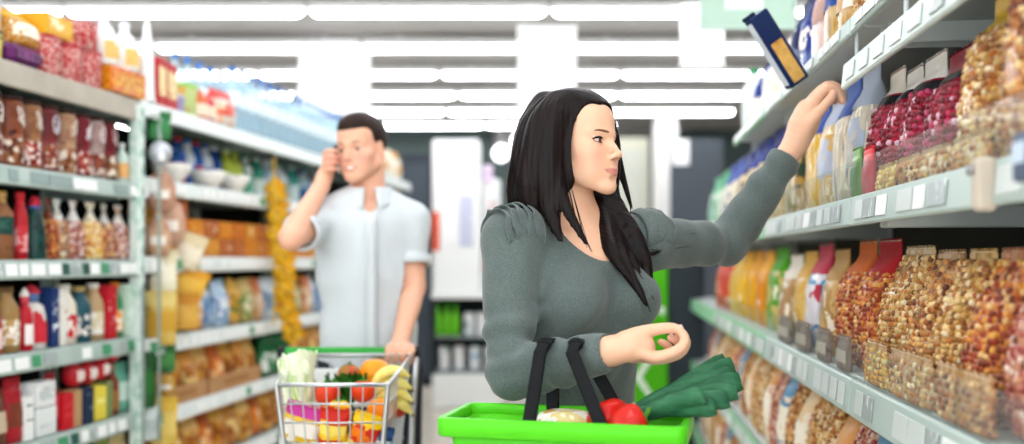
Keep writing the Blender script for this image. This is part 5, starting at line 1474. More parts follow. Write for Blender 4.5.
# right hand: thumb and curled fingers form a loose ring
def HP(x, y, d=0.): return px(x, y, 1.862 + d)
f.chain([W1, HP(626, 348), HP(641, 347, .008)], [.0265, .0275, .0270], .012)
f.rc(HP(634, 352, .022), HP(648, 354, .026), .022, .016, .012)
f.chain([HP(626, 340), HP(638, 334), HP(656, 329.5, -.002), HP(673, 328, -.002), HP(680, 332, -.002)], [.018, .0145, .0112, .0098, .0080], .008)
fing = [([HP(640, 352, -.012), HP(656, 357, -.016), HP(678, 350, -.018), HP(685, 339, -.012), HP(679.5, 330, -.008)], 1.0),
        ([HP(640, 352, .006), HP(655, 359, .004), HP(678, 354, .002), HP(686, 342, .006), HP(679, 334, .010)], 1.03),
        ([HP(640, 352, .020), HP(653, 358, .023), HP(673, 355, .022), HP(680, 344, .026), HP(671, 338, .026)], .97),
        ([HP(638, 352, .034), HP(648, 357, .041), HP(664, 356, .041), HP(669, 347, .043), HP(661, 342, .042)], .85)]
for pts, sc in fing: f.chain(pts, [.013 * sc, .0112 * sc, .0100 * sc, .0090 * sc, .0078 * sc], .0035)
# left hand: fingers hooked over a bag, thumb against its front
def HQ(x, y, d=0.): return px(x, y, 2.43 + d)
f.chain([W2, HQ(803, 126, -.002), HQ(809, 112, 0)], [.0300, .0360, .0330], .012)
f.rc(HQ(806, 122, .024), HQ(812, 104, .034), .022, .018, .012)
for d0, (mx, my), (p_x, p_y), (dx_, dy_), (tx, ty), sc in (
        (-.024, (813, 104), (827, 89), (838, 92), (842, 101), 1.0), (-.003, (812, 101), (827, 86), (839, 89), (843, 98), 1.04),
        (.018, (811, 101), (826, 87), (837, 90), (841, 99), .98), (.037, (809, 104), (822, 92), (831, 95), (835, 102), .86)):
    f.chain([HQ(807, 118, d0 * .6), HQ(mx, my, d0), HQ(p_x, p_y, d0), HQ(dx_, dy_, d0), HQ(tx, ty, d0)], [.0145 * sc, .0132 * sc, .0114 * sc, .0102 * sc, .0088 * sc], .0035)
f.chain([HQ(803, 134, -.016), HQ(811, 122, -.034), HQ(821, 110, -.042), HQ(830, 99, -.042), HQ(833, 94, -.040)], [.0190, .0148, .0122, .0110, .0090], .006)
V, Fc = biggest(*f.surface(2))
Lc = (V - HC) @ HM
tint = np.tile(np.array(srgb(SK)), (len(V), 1))
near = (np.abs(Lc[:, 0]) < .1) & (np.abs(Lc[:, 1]) < .14) & (Lc[:, 2] > -.125) & (Lc[:, 2] < .14)
tint[near] = head_tint(Lc[near], SK, LIP, BLU)
wl = np.array(w_root.location)
me = surf_mesh('body', V - wl, Fc, attr_mat('tint', .48, sss=.12, spec=.35), tint)
part('body', me, None, w_root)
del f
eye_parts(w_root, HM, HC - wl, (-.08, 1, -.12), '#2a1c16', brow='#7a5642', makeup=1.6)
# finger nails
def nail(c, n, u, w_, h):
    c, n, u = (np.asarray(a, float) for a in (c, n, u)); n /= np.linalg.norm(n); u = u - n * (u @ n); u /= np.linalg.norm(u); r = np.cross(u, n)
    return MB().ball(tuple(c - wl), (w_, h, .0015), 10, 6, R=Matrix(np.stack([r, u, n], 1).tolist()))
for (pts, sc) in fing[:3]:
    t_, d_ = pts[-1], pts[-2]
    u = t_ - d_; n = np.array([.6, -.5, .45])
    n = n - u * (n @ u) / (u @ u); n /= np.linalg.norm(n)
    part('fingernail', nail(t_ + u * .15 + n * .0072 * sc, n, u, .0048 * sc, .0058 * sc), plain('#e6b8a8', .25, coat=.4), w_root)
t_, d_ = HP(680, 332, -.002), HP(673, 328, -.002)
u = t_ - d_; n = np.array([.2, -.6, .8]); n -= u * (n @ u) / (u @ u); n /= np.linalg.norm(n)
part('fingernail', nail(t_ + n * .0074, n, u, .0056, .0066), plain('#e6b8a8', .25, coat=.4), w_root)

# ---- sweater
f = Field(np.arange(-.16, .76, .0046), np.arange(1.80, 2.50, .0046), np.arange(.74, 1.60, .0046))
torso(f, .007)
GS = .010
def folds(f, a, b, amp, freq, ph, r_far):
    """soft creases across a sleeve between two points"""
    a, b = np.asarray(a), np.asarray(b)
    lo, hi = np.minimum(a, b) - r_far, np.maximum(a, b) + r_far
    sl, P_ = f._sub(lo, hi); ba = b - a
    x, y, z = P_[0] - a[0], P_[1] - a[1], P_[2] - a[2]
    t = (x * ba[0] + y * ba[1] + z * ba[2]) / (ba @ ba)
    dist = np.sqrt((x - t * ba[0]) ** 2 + (y - t * ba[1]) ** 2 + (z - t * ba[2]) ** 2)
    w_ = np.clip(1 - np.abs(t - .5) * 2, 0, 1) ** .6 * np.clip(1.3 - dist / r_far, 0, 1)
    f.F[sl] += (amp * w_ * (np.sin(freq * t + 22 * (x + .6 * z) + ph) + .6 * np.sin(freq * 1.7 * t - 30 * (y - .5 * z) + ph * 2))).astype(np.float32)
c1 = W1 + (W1 - E1) / np.linalg.norm(W1 - E1) * -.004
c2 = W2 - (W2 - E2) / np.linalg.norm(W2 - E2) * .040
def sleeve(S, E, C):
    f.chain([S, (S + E) / 2 + (np.array([-.006, 0, 0]) if S is S1 else 0), E], [.056 + .006, .043 + GS + .002, .040 + GS], .025)
    m = E + (C - E) * .35
    f.chain([E, m, E + (C - E) * .8, C], [.040 + GS, .041 + GS, .031 + GS, .0265 + .009], .015)
sleeve(S1, E1, c1); sleeve(S2, E2, c2)
folds(f, S1 + (E1 - S1) * .45, E1 + (E1 - S1) * .12, .0066, 17, .4, .085)
folds(f, E1 + (W1 - E1) * .02, W1, .0050, 15, 1.2, .075)
folds(f, S2 + (E2 - S2) * .3, E2 + (E2 - S2) * .15, .0068, 16, 2.1, .085)
folds(f, E2 + (W2 - E2) * .05, W2, .0052, 14, .7, .075)
folds(f, T(-.1, .05, 1.05), T(.12, .05, 1.17), .0050, 11, .3, .16)
folds(f, T(.1, .05, 1.24), T(-.06, .05, 1.02), .0040, 13, 1.9, .16)
# scoop neck, cuffs and hem
f.el(T(.0, .055, 1.405), (.088, .125, .112), .004, 'sub', R=TA)
f.el(T(.0, -.02, 1.46), (.082, .10, .10), .004, 'sub', R=TA)
f.plane(T(0, 0, .775), (0, 0, -1))
for C, E in ((c1, E1), (c2, E2)):
    n = (C - E) / np.linalg.norm(C - E)
    f.cut(C, n, .075, .12)
    f.cut(C - n * .022, n, .0300, .06)
V, Fc = biggest(*f.surface(2))
def knit():
    m, nt, b = _new('knit')
    v = _coords(nt, 1.0, rnd=False)
    n = nt.nodes.new('ShaderNodeTexNoise'); n.inputs['Scale'].default_value = 420; n.inputs['Detail'].default_value = 2
    n2 = nt.nodes.new('ShaderNodeTexNoise'); n2.inputs['Scale'].default_value = 9; n2.inputs['Detail'].default_value = 2
    nt.links.new(v, n.inputs['Vector']); nt.links.new(v, n2.inputs['Vector'])
    ad = nt.nodes.new('ShaderNodeMath'); ad.operation = 'MULTIPLY_ADD'; ad.inputs[1].default_value = .7
    ml = nt.nodes.new('ShaderNodeMath'); ml.operation = 'MULTIPLY'; ml.inputs[1].default_value = .3
    nt.links.new(n2.outputs['Fac'], ml.inputs[0]); nt.links.new(n.outputs['Fac'], ad.inputs[0]); nt.links.new(ml.outputs[0], ad.inputs[2])
    r = _ramp(nt, ['#44504d', '#55605d', '#697470'], [.3, .5, .7], 'LINEAR')
    nt.links.new(ad.outputs[0], r.inputs['Fac']); nt.links.new(r.outputs['Color'], b.inputs['Base Color'])
    b.inputs['Roughness'].default_value = .85; b.inputs['Sheen Weight'].default_value = .25
    b.inputs['Specular IOR Level'].default_value = .2
    bp = nt.nodes.new('ShaderNodeBump'); bp.inputs['Strength'].default_value = .25; bp.inputs['Distance'].default_value = .0015
    nt.links.new(n.outputs['Fac'], bp.inputs['Height']); nt.links.new(bp.outputs['Normal'], b.inputs['Normal'])
    return m
KNIT = knit()
sw = part('sweater', surf_mesh('sweater', V - wl, Fc, KNIT), None, w_root, label='grey-green fine knit sweater with ruffled shoulders')
del f
# ruffles over both shoulders: stacked wavy strips
for S, sg, nl in ((S1, 1, 5), (S2, -1, 4)):
    for li in range(nl):
        mb = MB(); rr = random.Random(li * 3 + (5 if sg > 0 else 9)); p1, p2 = rr.uniform(0, 6), rr.uniform(0, 6)
        a0 = -.046 + .016 * li
        def rib(u, v):
            ph = math.radians(-12) + math.radians(172) * u
            ring = FD * math.cos(ph) * .98 + UP * math.sin(ph)
            env = 1 - (abs(u - .5) * 2) ** 6
            c = S + RD * sg * (a0 + .026 * v) + UP * (-.22 * max(0, a0 + .02) + .004)
            r_ = .0575 + .004 * (1 if a0 < 0 else .3) + (.016 * v * (1.15 - .45 * v) + v * (.0030 * math.sin(13 * u + p1) + .0016 * math.sin(31 * u + p2))) * env - .006 * (1 - env)
            q_ = c + ring * r_ + RD * sg * (v * .005 * math.sin(15 * u + p2))
            return tuple(q_ - wl)
        mb.grid(rib, 70, 8)
        o = part('ruffle', mb, KNIT, sw)
        md = o.modifiers.new('thick', 'SOLIDIFY'); md.thickness = .0028
# ---- trousers and shoes, below the picture
f = Field(np.arange(-.16, .46, .009), np.arange(1.94, 2.40, .009), np.arange(.03, .93, .009))
f.el(T(0, -.012, .86), (.171, .118, .12), .0, R=TA)
for s in (-1, 1):
    hip, kn, an = T(s * .085, -.005, .84), T(s * .095, .02, .47), T(s * .10, -.02, .09)
    f.chain([hip, kn, an], [.096, .063, .05], .03)
f.plane(T(0, 0, .89), (0, 0, 1)); f.plane(T(0, 0, .06), (0, 0, -1))
V, Fc = biggest(*f.surface(2))
part('trousers', surf_mesh('trousers', V - wl, Fc, plain('#20242c', .8, bump=.3)), None, w_root)
for s in (-1, 1):
    an, toe = T(s * .10, -.02, .05), T(s * .115, .15, .04)
    f = Field(np.arange(-.2, .5, .007), np.arange(1.88, 2.40, .007), np.arange(-.005, .13, .007))
    f.rc(an, toe, .046, .040, .0).el(T(s * .112, .13, .03), (.042, .06, .038), .02, R=TA).plane((0, 0, .0), (0, 0, -1))
    V, Fc = f.surface(2)
    sh = part('shoe', surf_mesh('shoe', V - wl, Fc, plain('#15161a', .4)), None, w_root)

# ---- hair: a cap plus long falling locks
f = Field(np.arange(-.06, .36, .0028), np.arange(1.93, 2.36, .0028), np.arange(1.16, 1.70, .0028))
f.frame(HM, HC)
f.el((0, -.018, .034), (.0825, .103, .0895), .0)
f.el((0, .012, .057), (.068, .080, .060), .02)
for s in (-1, 1): f.el((s * .062, -.012, -.03), (.024, .062, .09), .03)
f.el((0, -.07, -.03), (.07, .045, .11), .03)
f.el((.008, .124, -.002), (.064, .086, .085), .006, 'sub')                   # open over the face
f.el((.044, .095, -.035), (.050, .072, .115), .006, 'sub')
f.frame()
K = .010
LOCKS = []
def lock(pts, rs, flat=.62, k=K):
    LOCKS.append((pts, rs, flat))
    f.chain([px(*p) for p in pts], rs, k, sq=((0, 1, .0), flat), fine=8)
# near side, falling over the cheek edge and the shoulder
lock([(574, 97, 2.105), (563, 112, 2.078), (556, 138, 2.066), (555, 168, 2.062), (560, 192, 2.058), (568, 212, 2.045), (577, 228, 2.028), (586, 243, 2.018)], [.014, .016, .017, .017, .015, .011, .008, .004])
lock([(566, 98, 2.10), (553, 115, 2.070), (548, 145, 2.060), (546, 178, 2.060), (549, 205, 2.060), (555, 226, 2.045), (561, 240, 2.03)], [.018, .022, .024, .024, .020, .012, .005])
lock([(556, 100, 2.10), (541, 120, 2.075), (534, 150, 2.066), (530, 182, 2.070), (531, 208, 2.076), (534, 226, 2.075)], [.02, .024, .027, .027, .020, .008])
lock([(546, 105, 2.12), (531, 128, 2.11), (524, 160, 2.10), (519, 190, 2.11), (517, 208, 2.115), (517, 222, 2.12)], [.02, .026, .028, .026, .016, .006])
lock([(545, 105, 2.17), (532, 130, 2.17), (526, 165, 2.17), (521, 195, 2.18), (524, 222, 2.19)], [.03, .034, .034, .030, .015], .9)
lock([(555, 105, 2.2), (545, 140, 2.21), (540, 180, 2.22), (545, 225, 2.24), (548, 250, 2.25)], [.03, .034, .034, .026, .01], .9)
# far side
lock([(583, 97, 2.15), (598, 104, 2.165), (606, 120, 2.19), (612, 147, 2.215), (610, 180, 2.21), (606, 205, 2.19), (609, 228, 2.16), (617, 250, 2.12), (628, 272, 2.085), (640, 292, 2.065), (648, 307, 2.06)], [.014, .018, .018, .019, .021, .022, .022, .019, .014, .008, .0015], .7)
lock([(598, 150, 2.225), (598, 185, 2.215), (600, 208, 2.185), (604, 230, 2.14), (610, 248, 2.095), (620, 265, 2.07), (634, 284, 2.055)], [.026, .027, .025, .021, .016, .011, .002], .8)
lock([(600, 200, 2.19), (612, 226, 2.165), (622, 246, 2.14), (632, 262, 2.12), (640, 278, 2.10), (643, 292, 2.09)], [.018, .018, .015, .012, .006, .0015], .7)
lock([(606, 185, 2.205), (618, 212, 2.18), (632, 234, 2.155), (642, 254, 2.135), (648, 272, 2.12), (650, 288, 2.11)], [.018, .021, .021, .017, .010, .003], .7)
lock([(606, 130, 2.225), (616, 152, 2.23), (622, 175, 2.228), (628, 196, 2.222), (632, 210, 2.218)], [.012, .009, .007, .0045, .0012], .8)
lock([(604, 225, 2.17), (620, 238, 2.185), (640, 246, 2.195), (660, 243, 2.215), (676, 238, 2.24)], [.016, .013, .010, .006, .0015], .7, .008)
lock([(612, 240, 2.15), (628, 250, 2.155), (650, 254, 2.175), (668, 248, 2.21)], [.012, .009, .005, .0015], .7, .008)
# combed relief along the fall
az = np.arctan2(f.ax[1][None, :, None] - HC[1], f.ax[0][:, None, None] - HC[0])
rad = np.hypot(f.ax[1][None, :, None] - HC[1], f.ax[0][:, None, None] - HC[0])
f.F += (np.clip((rad - .05) / .04, 0, 1) * (.0007 * np.sin(95 * az + 2) + .0006 * np.sin(57 * az))).astype(np.float32)
V, Fc = biggest(*f.surface(3))
def hair_mat(c0, c1, centre, rough=.38, sc=1.0):
    m, nt, b = _new('hair')
    tc = nt.nodes.new('ShaderNodeTexCoord')
    sb_ = nt.nodes.new('ShaderNodeVectorMath'); sb_.operation = 'SUBTRACT'; sb_.inputs[1].default_value = tuple(centre)
    nt.links.new(tc.outputs['Object'], sb_.inputs[0])
    sx_ = nt.nodes.new('ShaderNodeSeparateXYZ'); nt.links.new(sb_.outputs[0], sx_.inputs[0])
    at_ = nt.nodes.new('ShaderNodeMath'); at_.operation = 'ARCTAN2'
    nt.links.new(sx_.outputs['Y'], at_.inputs[0]); nt.links.new(sx_.outputs['X'], at_.inputs[1])
    cb_ = nt.nodes.new('ShaderNodeCombineXYZ')
    nt.links.new(at_.outputs[0], cb_.inputs['X']); nt.links.new(sx_.outputs['Z'], cb_.inputs['Z'])
    mp_ = nt.nodes.new('ShaderNodeVectorMath'); mp_.operation = 'MULTIPLY'; mp_.inputs[1].default_value = (28 * sc, 1, 7 * sc)
    nt.links.new(cb_.outputs[0], mp_.inputs[0]); v = mp_.outputs[0]
    n = nt.nodes.new('ShaderNodeTexNoise'); n.inputs['Scale'].default_value = 1.0; n.inputs['Detail'].default_value = 4
    nt.links.new(v, n.inputs['Vector'])
    r = _ramp(nt, [c0, c1], [.35, .75], 'LINEAR')
    nt.links.new(n.outputs['Fac'], r.inputs['Fac']); nt.links.new(r.outputs['Color'], b.inputs['Base Color'])
    b.inputs['Roughness'].default_value = rough; b.inputs['Specular IOR Level'].default_value = .14
    bp = nt.nodes.new('ShaderNodeBump'); bp.inputs['Strength'].default_value = .2; bp.inputs['Distance'].default_value = .002
    nt.links.new(n.outputs['Fac'], bp.inputs['Height']); nt.links.new(bp.outputs['Normal'], b.inputs['Normal'])
    return m
HAIR = hair_mat('#0a0606', '#1e110e', HC - wl)
hr = part('hair', surf_mesh('hair', V - wl, Fc, HAIR), None, w_root, label='long straight near-black hair')
del f
# loose strands
st = MB(); r_ = random.Random(3)
for pts in ([(566, 150, 2.05), (568, 185, 2.045), (575, 215, 2.03), (588, 244, 2.012), (592, 252, 2.008)], [(572, 190, 2.04), (580, 220, 2.02), (588, 248, 2.01)], [(616, 150, 2.232), (624, 180, 2.228), (630, 205, 2.22), (630, 222, 2.215)], [(610, 150, 2.23), (618, 185, 2.225), (622, 215, 2.21)],
            [(640, 285, 2.06), (646, 300, 2.052), (650, 312, 2.05)], [(632, 262, 2.10), (645, 283, 2.085), (654, 300, 2.08)], [(650, 244, 2.19), (675, 236, 2.235), (696, 233, 2.27)], [(640, 250, 2.16), (668, 250, 2.20), (690, 246, 2.25)], [(520, 200, 2.10), (515, 215, 2.10), (513, 226, 2.10)]):
    P3 = [px(*p) - wl for p in pts]
    for q_ in range(3):
        j = np.array([r_.uniform(-.004, .004), r_.uniform(-.003, .003), 0])
        st.tube([tuple(p + j * (i / len(P3))) for i, p in enumerate(P3)], [.0008] * (len(P3) - 1) + [.0003], 5)
for li, (pts, rs, flat) in enumerate(LOCKS):               # fine strands lying on every lock
    Q = [px(*p) for p in pts]; n = len(Q)
    for q_ in range(22):
        an = r_.uniform(0, 6.28); fac = r_.uniform(.92, 1.08); t1 = r_.uniform(.75, 1.0); path, rad_ = [], []
        for j in range((n - 1) * 4 + 1):
            tt = j / 4 * t1; i = min(int(tt), n - 2); t = tt - i
            p0, p1, p2, p3 = Q[max(0, i - 1)], Q[i], Q[i + 1], Q[min(n - 1, i + 2)]
            p = .5 * (2 * p1 + (p2 - p0) * t + (2 * p0 - 5 * p1 + 4 * p2 - p3) * t * t + (3 * p1 - p0 - 3 * p2 + p3) * t ** 3)
            rr = rs[i] + (rs[i + 1] - rs[i]) * t
            path.append(tuple(p + np.array([math.cos(an) * rr, math.sin(an) * rr * flat, 0]) * fac - wl)); rad_.append(.0008)
        rad_[-1] = .0002
        st.tube(path, rad_, 4, cap=False)
part('hair_strands', st, HAIR, hr, kind='stuff')
# ================================================================== the man with the phone
m_root = thing('person', 'man in a light shirt with phone at his ear, pushing the cart', 'person', (-.50, 3.52, 0))
ml = np.array(m_root.location)
MC = np.array([-.526, 3.500, 1.690])
MM = np.array(rotm(0, 0, math.radians(158)) @ rotm(math.radians(-4), math.radians(4), 0))
A1, A2 = px(324, 219, 3.47), px(411, 221, 3.54)          # shoulders: his right (raised arm), his left
MMID = (A1 + A2) / 2
mR = A1 - A2; mR[2] = 0; mR /= np.linalg.norm(mR)
mF = np.array([-mR[1], mR[0], 0]); mF = mF if mF[1] < 0 else -mF
mA = np.stack([mR, mF, UP], 1)
def U(r, f_, z): return MMID * np.array([1, 1, 0]) + mR * r + mF * f_ + UP * z
B1, C1 = px(291, 238, 3.21), px(321, 187, 3.42)           # raised elbow and wrist
B2, C2 = px(414, 288, 3.49), px(401, 340, 3.29)           # lowered elbow and wrist
def mtorso(f, g):
    f.el(U(0, -.01, 1.39), (.172 + g, .115 + g, .14 + g), .0, R=mA)
    f.el(U(0, .0, 1.24), (.165 + g, .115 + g, .16 + g), .05, R=mA)
    f.el(U(0, .0, 1.06), (.155 + g, .112 + g, .16 + g), .05, R=mA)
    f.el(U(0, -.01, .92), (.165 + g, .115 + g, .12 + g), .05, R=mA)
    f.rc(U(.03, -.02, 1.515), A1, .040 + g, .052 + g, .03)
    f.rc(U(-.03, -.02, 1.515), A2, .040 + g, .052 + g, .03)
f = Field(axis((-.86, -.60, .0042), (-.60, -.26, .0042)), axis((3.08, 3.72, .0044)),
          axis((-.01, .96, .014), (.96, 1.08, .004), (1.08, 1.42, .007), (1.42, 1.84, .004)))
mtorso(f, 0)
f.rc(MC + MM @ np.array([0, -.03, -.07]), U(0, -.03, 1.47), .058, .066, .03)
f.chain([A1, B1], [.052, .039], .02, fine=1)
f.chain([B1, B1 + (C1 - B1) * .35, C1], [.039, .039, .027], .012)
f.chain([A2, B2], [.052, .040], .02, fine=1)
f.chain([B2, B2 + (C2 - B2) * .35, C2], [.039, .039, .027], .012)
for s in (-1, 1):
    hip, kn, an = U(s * .09, -.01, .90), U(s * .11, .0, .50), U(s * .12, -.03, .09)
    f.chain([hip, kn, an], [.095, .060, .042], .03, fine=1)
    f.rc(an - UP * .04, U(s * .14, .16, .035), .042, .034, .02)
head = Field(*f.ax); head.frame(MM, MC); head_shape(head, True)
h_ = np.clip(.5 + .5 * (f.F - head.F) / .012, 0, 1)
f.F = (f.F * (1 - h_) + head.F * h_ - .012 * h_ * (1 - h_)).astype(np.float32)
del head, h_
def MP(x, y, Y): return px(x, y, Y)
# right hand round the phone
f.chain([C1, MP(324, 178, 3.445), MP(328, 169, 3.46)], [.027, .030, .025], .012)
for k, (yy, sc) in enumerate(((153, .95), (159, 1.0), (165, 1.0), (171, .9))):
    f.chain([MP(327, yy + 6, 3.46), MP(325, yy + 1, 3.43), MP(330, yy - 2, 3.41), MP(337, yy - 2, 3.42)], [.0130 * sc, .0112 * sc, .0100 * sc, .0082 * sc], .0025)
f.chain([MP(327, 178, 3.47), MP(332, 174, 3.485), MP(336, 167, 3.49)], [.015, .0120, .0095], .006)
# left hand on the cart handle
HZ = 1.0
f.chain([C2, MP(399, 348, 3.25)], [.029, .031], .012, fine=1)
for k in range(4):
    xx = 388 + k * 7.5
    sc = (.88, .98, 1.0, .96)[k]
    f.chain([MP(398 + (k - 1.5) * 4, 346, 3.25), MP(xx + 1, 348, 3.195), MP(xx, 355, 3.165), MP(xx, 362, 3.185)], [.0145 * sc, .0128 * sc, .0116 * sc, .0098 * sc], .004)
f.chain([MP(395, 347, 3.26), MP(385, 353, 3.235), MP(380, 359, 3.215)], [.017, .0125, .010], .006)
V, Fc = biggest(*f.surface(2))
Lc = (V - MC) @ MM
MSK = '#e2ab8e'
tint = np.tile(np.array(srgb(MSK)), (len(V), 1))
near = (np.abs(Lc[:, 0]) < .1) & (np.abs(Lc[:, 1]) < .14) & (Lc[:, 2] > -.125) & (Lc[:, 2] < .14)
tint[near] = head_tint(Lc[near], MSK, '#c4776a', '#d89080')
part('body', surf_mesh('body', V - ml, Fc, attr_mat('tint', .5, sss=.1, spec=.35), tint), None, m_root)
del f
eye_parts(m_root, MM, MC - ml, (.15, 1, -.2), '#3a2c24', brow='#5a3c2c', makeup=.45, browz=.003, flick=0.)
# smile: a row of teeth just inside the lips
T4 = Matrix([list(MM[i]) + [(MC - ml)[i]] for i in range(3)] + [[0, 0, 0, 1]])
tb = MB().tube([(s_ * .019, .0925 - .26 * s_ * s_ * .9 - abs(s_) * .004, -.0692) for s_ in (-1.25, -.6, -.2, .2, .6, 1.25)], [.001, .0032, .0044, .0044, .0032, .001], 6)
tb.v = [tuple(T4 @ Vector((p[0], .0985 - 24 * p[0] ** 2, p[2] + 9 * p[0] ** 2 - .001))) for p in tb.v]
part('teeth', tb, plain('#f4efe8', .3), m_root)
# hair
f = Field(np.arange(-.66, -.40, .0035), np.arange(3.37, 3.64, .0035), np.arange(1.60, 1.84, .0035))
f.frame(MM, MC)
f.el((0, -.018, .040), (.0825, .100, .088), .0)
f.el((0, .030, .076), (.060, .062, .046), .02)
f.el((0, .122, -.010), (.085, .092, .072), .006, 'sub')
f.el((0, .04, -.09), (.12, .11, .085), .006, 'sub')
for s in (-1, 1): f.el((s * .078, .0, -.014), (.02, .03, .034), .004, 'sub')
f.frame()
V, Fc = biggest(*f.surface(2))
part('hair', surf_mesh('hair', V - ml, Fc, hair_mat('#1c120e', '#3a261c', MC - ml, .5, 1.6)), None, m_root, label='short dark brown hair')
# shirt
SH = stain(['#c3cacd', '#cfd5d7'], 300, .85, interp='LINEAR', bump=.15)
f = Field(np.arange(-.86, -.24, .005), np.arange(3.10, 3.74, .005), np.arange(.84, 1.60, .005))
mtorso(f, .016)
e1 = A1 + (B1 - A1) * .72; e2 = A2 + (B2 - A2) * .66
f.chain([A1, A1 + (B1 - A1) * .85], [.062, .056], .03, fine=1); f.chain([A2, A2 + (B2 - A2) * .8], [.060, .055], .03, fine=1)
folds(f, U(.15, .08, 1.42), U(-.1, .1, .90), .0058, 11, .3, .22)
folds(f, U(-.16, .08, 1.40), U(.12, .1, .92), .0050, 15, 1.7, .22)
folds(f, A2, e2, .003, 10, .6, .09); folds(f, A1, e1, .003, 9, 1.6, .09)
for E_, A_ in ((e1, A1), (e2, A2)):
    n = (E_ - A_) / np.linalg.norm(E_ - A_)
    f.cut(E_, n, .068, .2); f.cut(E_ - n * .03, n, .052, .06)
f.el(U(0, .085, 1.545), (.034, .07, .085), .004, 'sub', R=mA)
f.el(U(0, -.02, 1.62), (.075, .085, .10), .004, 'sub', R=mA)
f.plane(U(0, 0, .862), (0, 0, -1))
V, Fc = biggest(*f.surface(2))
sh = part('shirt', surf_mesh('shirt', V - ml, Fc, SH), None, m_root, label='light grey short-sleeved button shirt')
del f
# rolled cuffs, collar, placket, buttons
for E_, A_, r_ in ((e1, A1, .058), (e2, A2, .058)):
    n = Vector((E_ - A_) / np.linalg.norm(E_ - A_)); u = n.orthogonal().normalized(); v_ = n.cross(u)
    mb = MB()
    for (ra, off) in ((r_ + .002, -.03), ):
        c = Vector(E_ - ml)
        prof = [(.001, -.034), (.008, -.030), (.009, -.004), (.004, .002), (-.004, .0), (-.006, -.02)]
        N = 28
        vs = [tuple(c + n * dz + (u * math.cos(6.2832 * k / N) + v_ * math.sin(6.2832 * k / N)) * (r_ + dr)) for dr, dz in prof for k in range(N)]
        fs = [(i * N + k, i * N + (k + 1) % N, (i + 1) * N + (k + 1) % N, (i + 1) * N + k) for i in range(len(prof) - 1) for k in range(N)]
        mb.add(vs, fs, True)
    part('cuff', mb, SH, sh)
for s in (-1, 1):
    mb = MB()
    def col(u, v):
        a = .22 + u * 2.92                # from the throat round to the nape
        fr = (1 - u) ** 2.5
        r0 = .073 + (.026 + .020 * fr) * v - .010 * math.sin(3.14 * v) * 0
        z = 1.548 + .012 * math.sin(a * .5) + .008 * math.sin(3.14 * min(1, v * 1.6)) - v ** 1.3 * (.040 + .040 * fr)
        p = U(s * r0 * math.sin(a), -.022 + r0 * math.cos(a) * 1.02 + .012 * fr * v, z)
        return tuple(p - ml)
    mb.grid(col, 16, 5)
    o = part('collar', mb, SH, sh)
    md = o.modifiers.new('thick', 'SOLIDIFY'); md.thickness = .003
def front(r, z):
    """shirt front surface a little proud"""
    f_ = .13 + .018 * math.sin(min(1, max(0, (1.48 - z) / .55)) * 3.1) * .3
    return U(r, f_ + .004 if z < 1.42 else .127 - (z - 1.42) * .25, z)
pl = MB(); pl.grid(lambda u, v: tuple(front(-.016 + .032 * u, .87 + .58 * v) - ml), 2, 20)
o = part('placket', pl, SH, sh); md = o.modifiers.new('thick', 'SOLIDIFY'); md.thickness = .004
for k in range(6):
    part('button', MB().ball(tuple(front(0, .92 + k * .1) + mF * .002 - ml), (.005, .0025, .005), 10, 6), plain('#c9cccf', .3), sh)
# trousers, shoes
f = Field(np.arange(-.86, -.16, .01), np.arange(3.25, 3.75, .01), np.arange(.03, .98, .01))
f.el(U(0, -.01, .92), (.170, .120, .11), .0, R=mA)
for s in (-1, 1):
    hip, kn, an = U(s * .09, -.01, .90), U(s * .11, .0, .50), U(s * .12, -.03, .09)
    f.chain([hip, kn, an], [.105, .075, .065], .03, fine=1)
f.plane((0, 0, .96), (0, 0, 1)); f.plane((0, 0, .05), (0, 0, -1))
V, Fc = biggest(*f.surface(2))
part('trousers', surf_mesh('trousers', V - ml, Fc, plain('#2a2d33', .85, bump=.3)), None, m_root)
for s in (-1, 1):
    f = Field(np.arange(-.9, -.1, .008), np.arange(3.2, 3.75, .008), np.arange(-.008, .14, .008))
    f.rc(U(s * .12, -.03, .05), U(s * .145, .18, .042), .052, .044, .0).plane((0, 0, .0), (0, 0, -1))
    V, Fc = f.surface(2)
    part('shoe', surf_mesh('shoe', V - ml, Fc, plain('#2c2420', .45)), None, m_root)
# phone
t = thing('mobile_phone', 'dark mobile phone held at the man\'s ear', 'phone', tuple(MP(335, 161, 3.475)), 0, rot=(math.radians(8), math.radians(16), math.radians(70)))
part('body', MB().box((0, 0, 0), (.052, .014, .11), .006), plain('#22262e', .3), t)
part('screen', MB().box((0, .0074, .008), (.044, .001, .07), .0004), plain('#0c1016', .1), t)
part('camera_bump', MB().lathe([(.008, 0), (.008, .003), (.005, .004)], 14), plain('#c8ccd2', .2, .6), t, (.012, -.007, .04), (math.pi / 2, 0, 0))
# ================================================================== shopping cart
chrome = plain('#c9ced0', .28, .9); cgrn = plain('#2f9a3a', .35, coat=.3); blk = plain('#1c1f22', .45)
ct = thing('shopping_cart', 'chrome wire shopping cart with a green handle, in front of the man', 'cart', (-.50, 2.88, 0))
cl = Vector(ct.location)
NB, RB_ = 2.60, 3.16                              # nose and rear of the wire basket
def cp(u, v, z):
    """u 0..1 left-right, v 0 nose .. 1 rear; the basket narrows to the nose and to the floor"""
    x0 = -.612 + (-.705 + .612) * v; x1 = -.322 + (-.318 + .322) * v
    top = .975 + .025 * v
    tp = (top - z) * .10
    return Vector((x0 + tp + (x1 - tp - x0 - tp) * u, NB + tp + (RB_ - NB - tp) * v, z)) - cl
def wire(name, pts, r, parent, mat=chrome, closed=False): return part(name, MB().tube([tuple(p) for p in pts], r, 7, closed=closed), mat, parent)
BZ = .60
def topz(v): return .975 + .025 * v
rim = wire('rim', [cp(0, 0, topz(0)), cp(1, 0, topz(0)), cp(1, 1, topz(1)), cp(0, 1, topz(1))], .006, ct, closed=True)
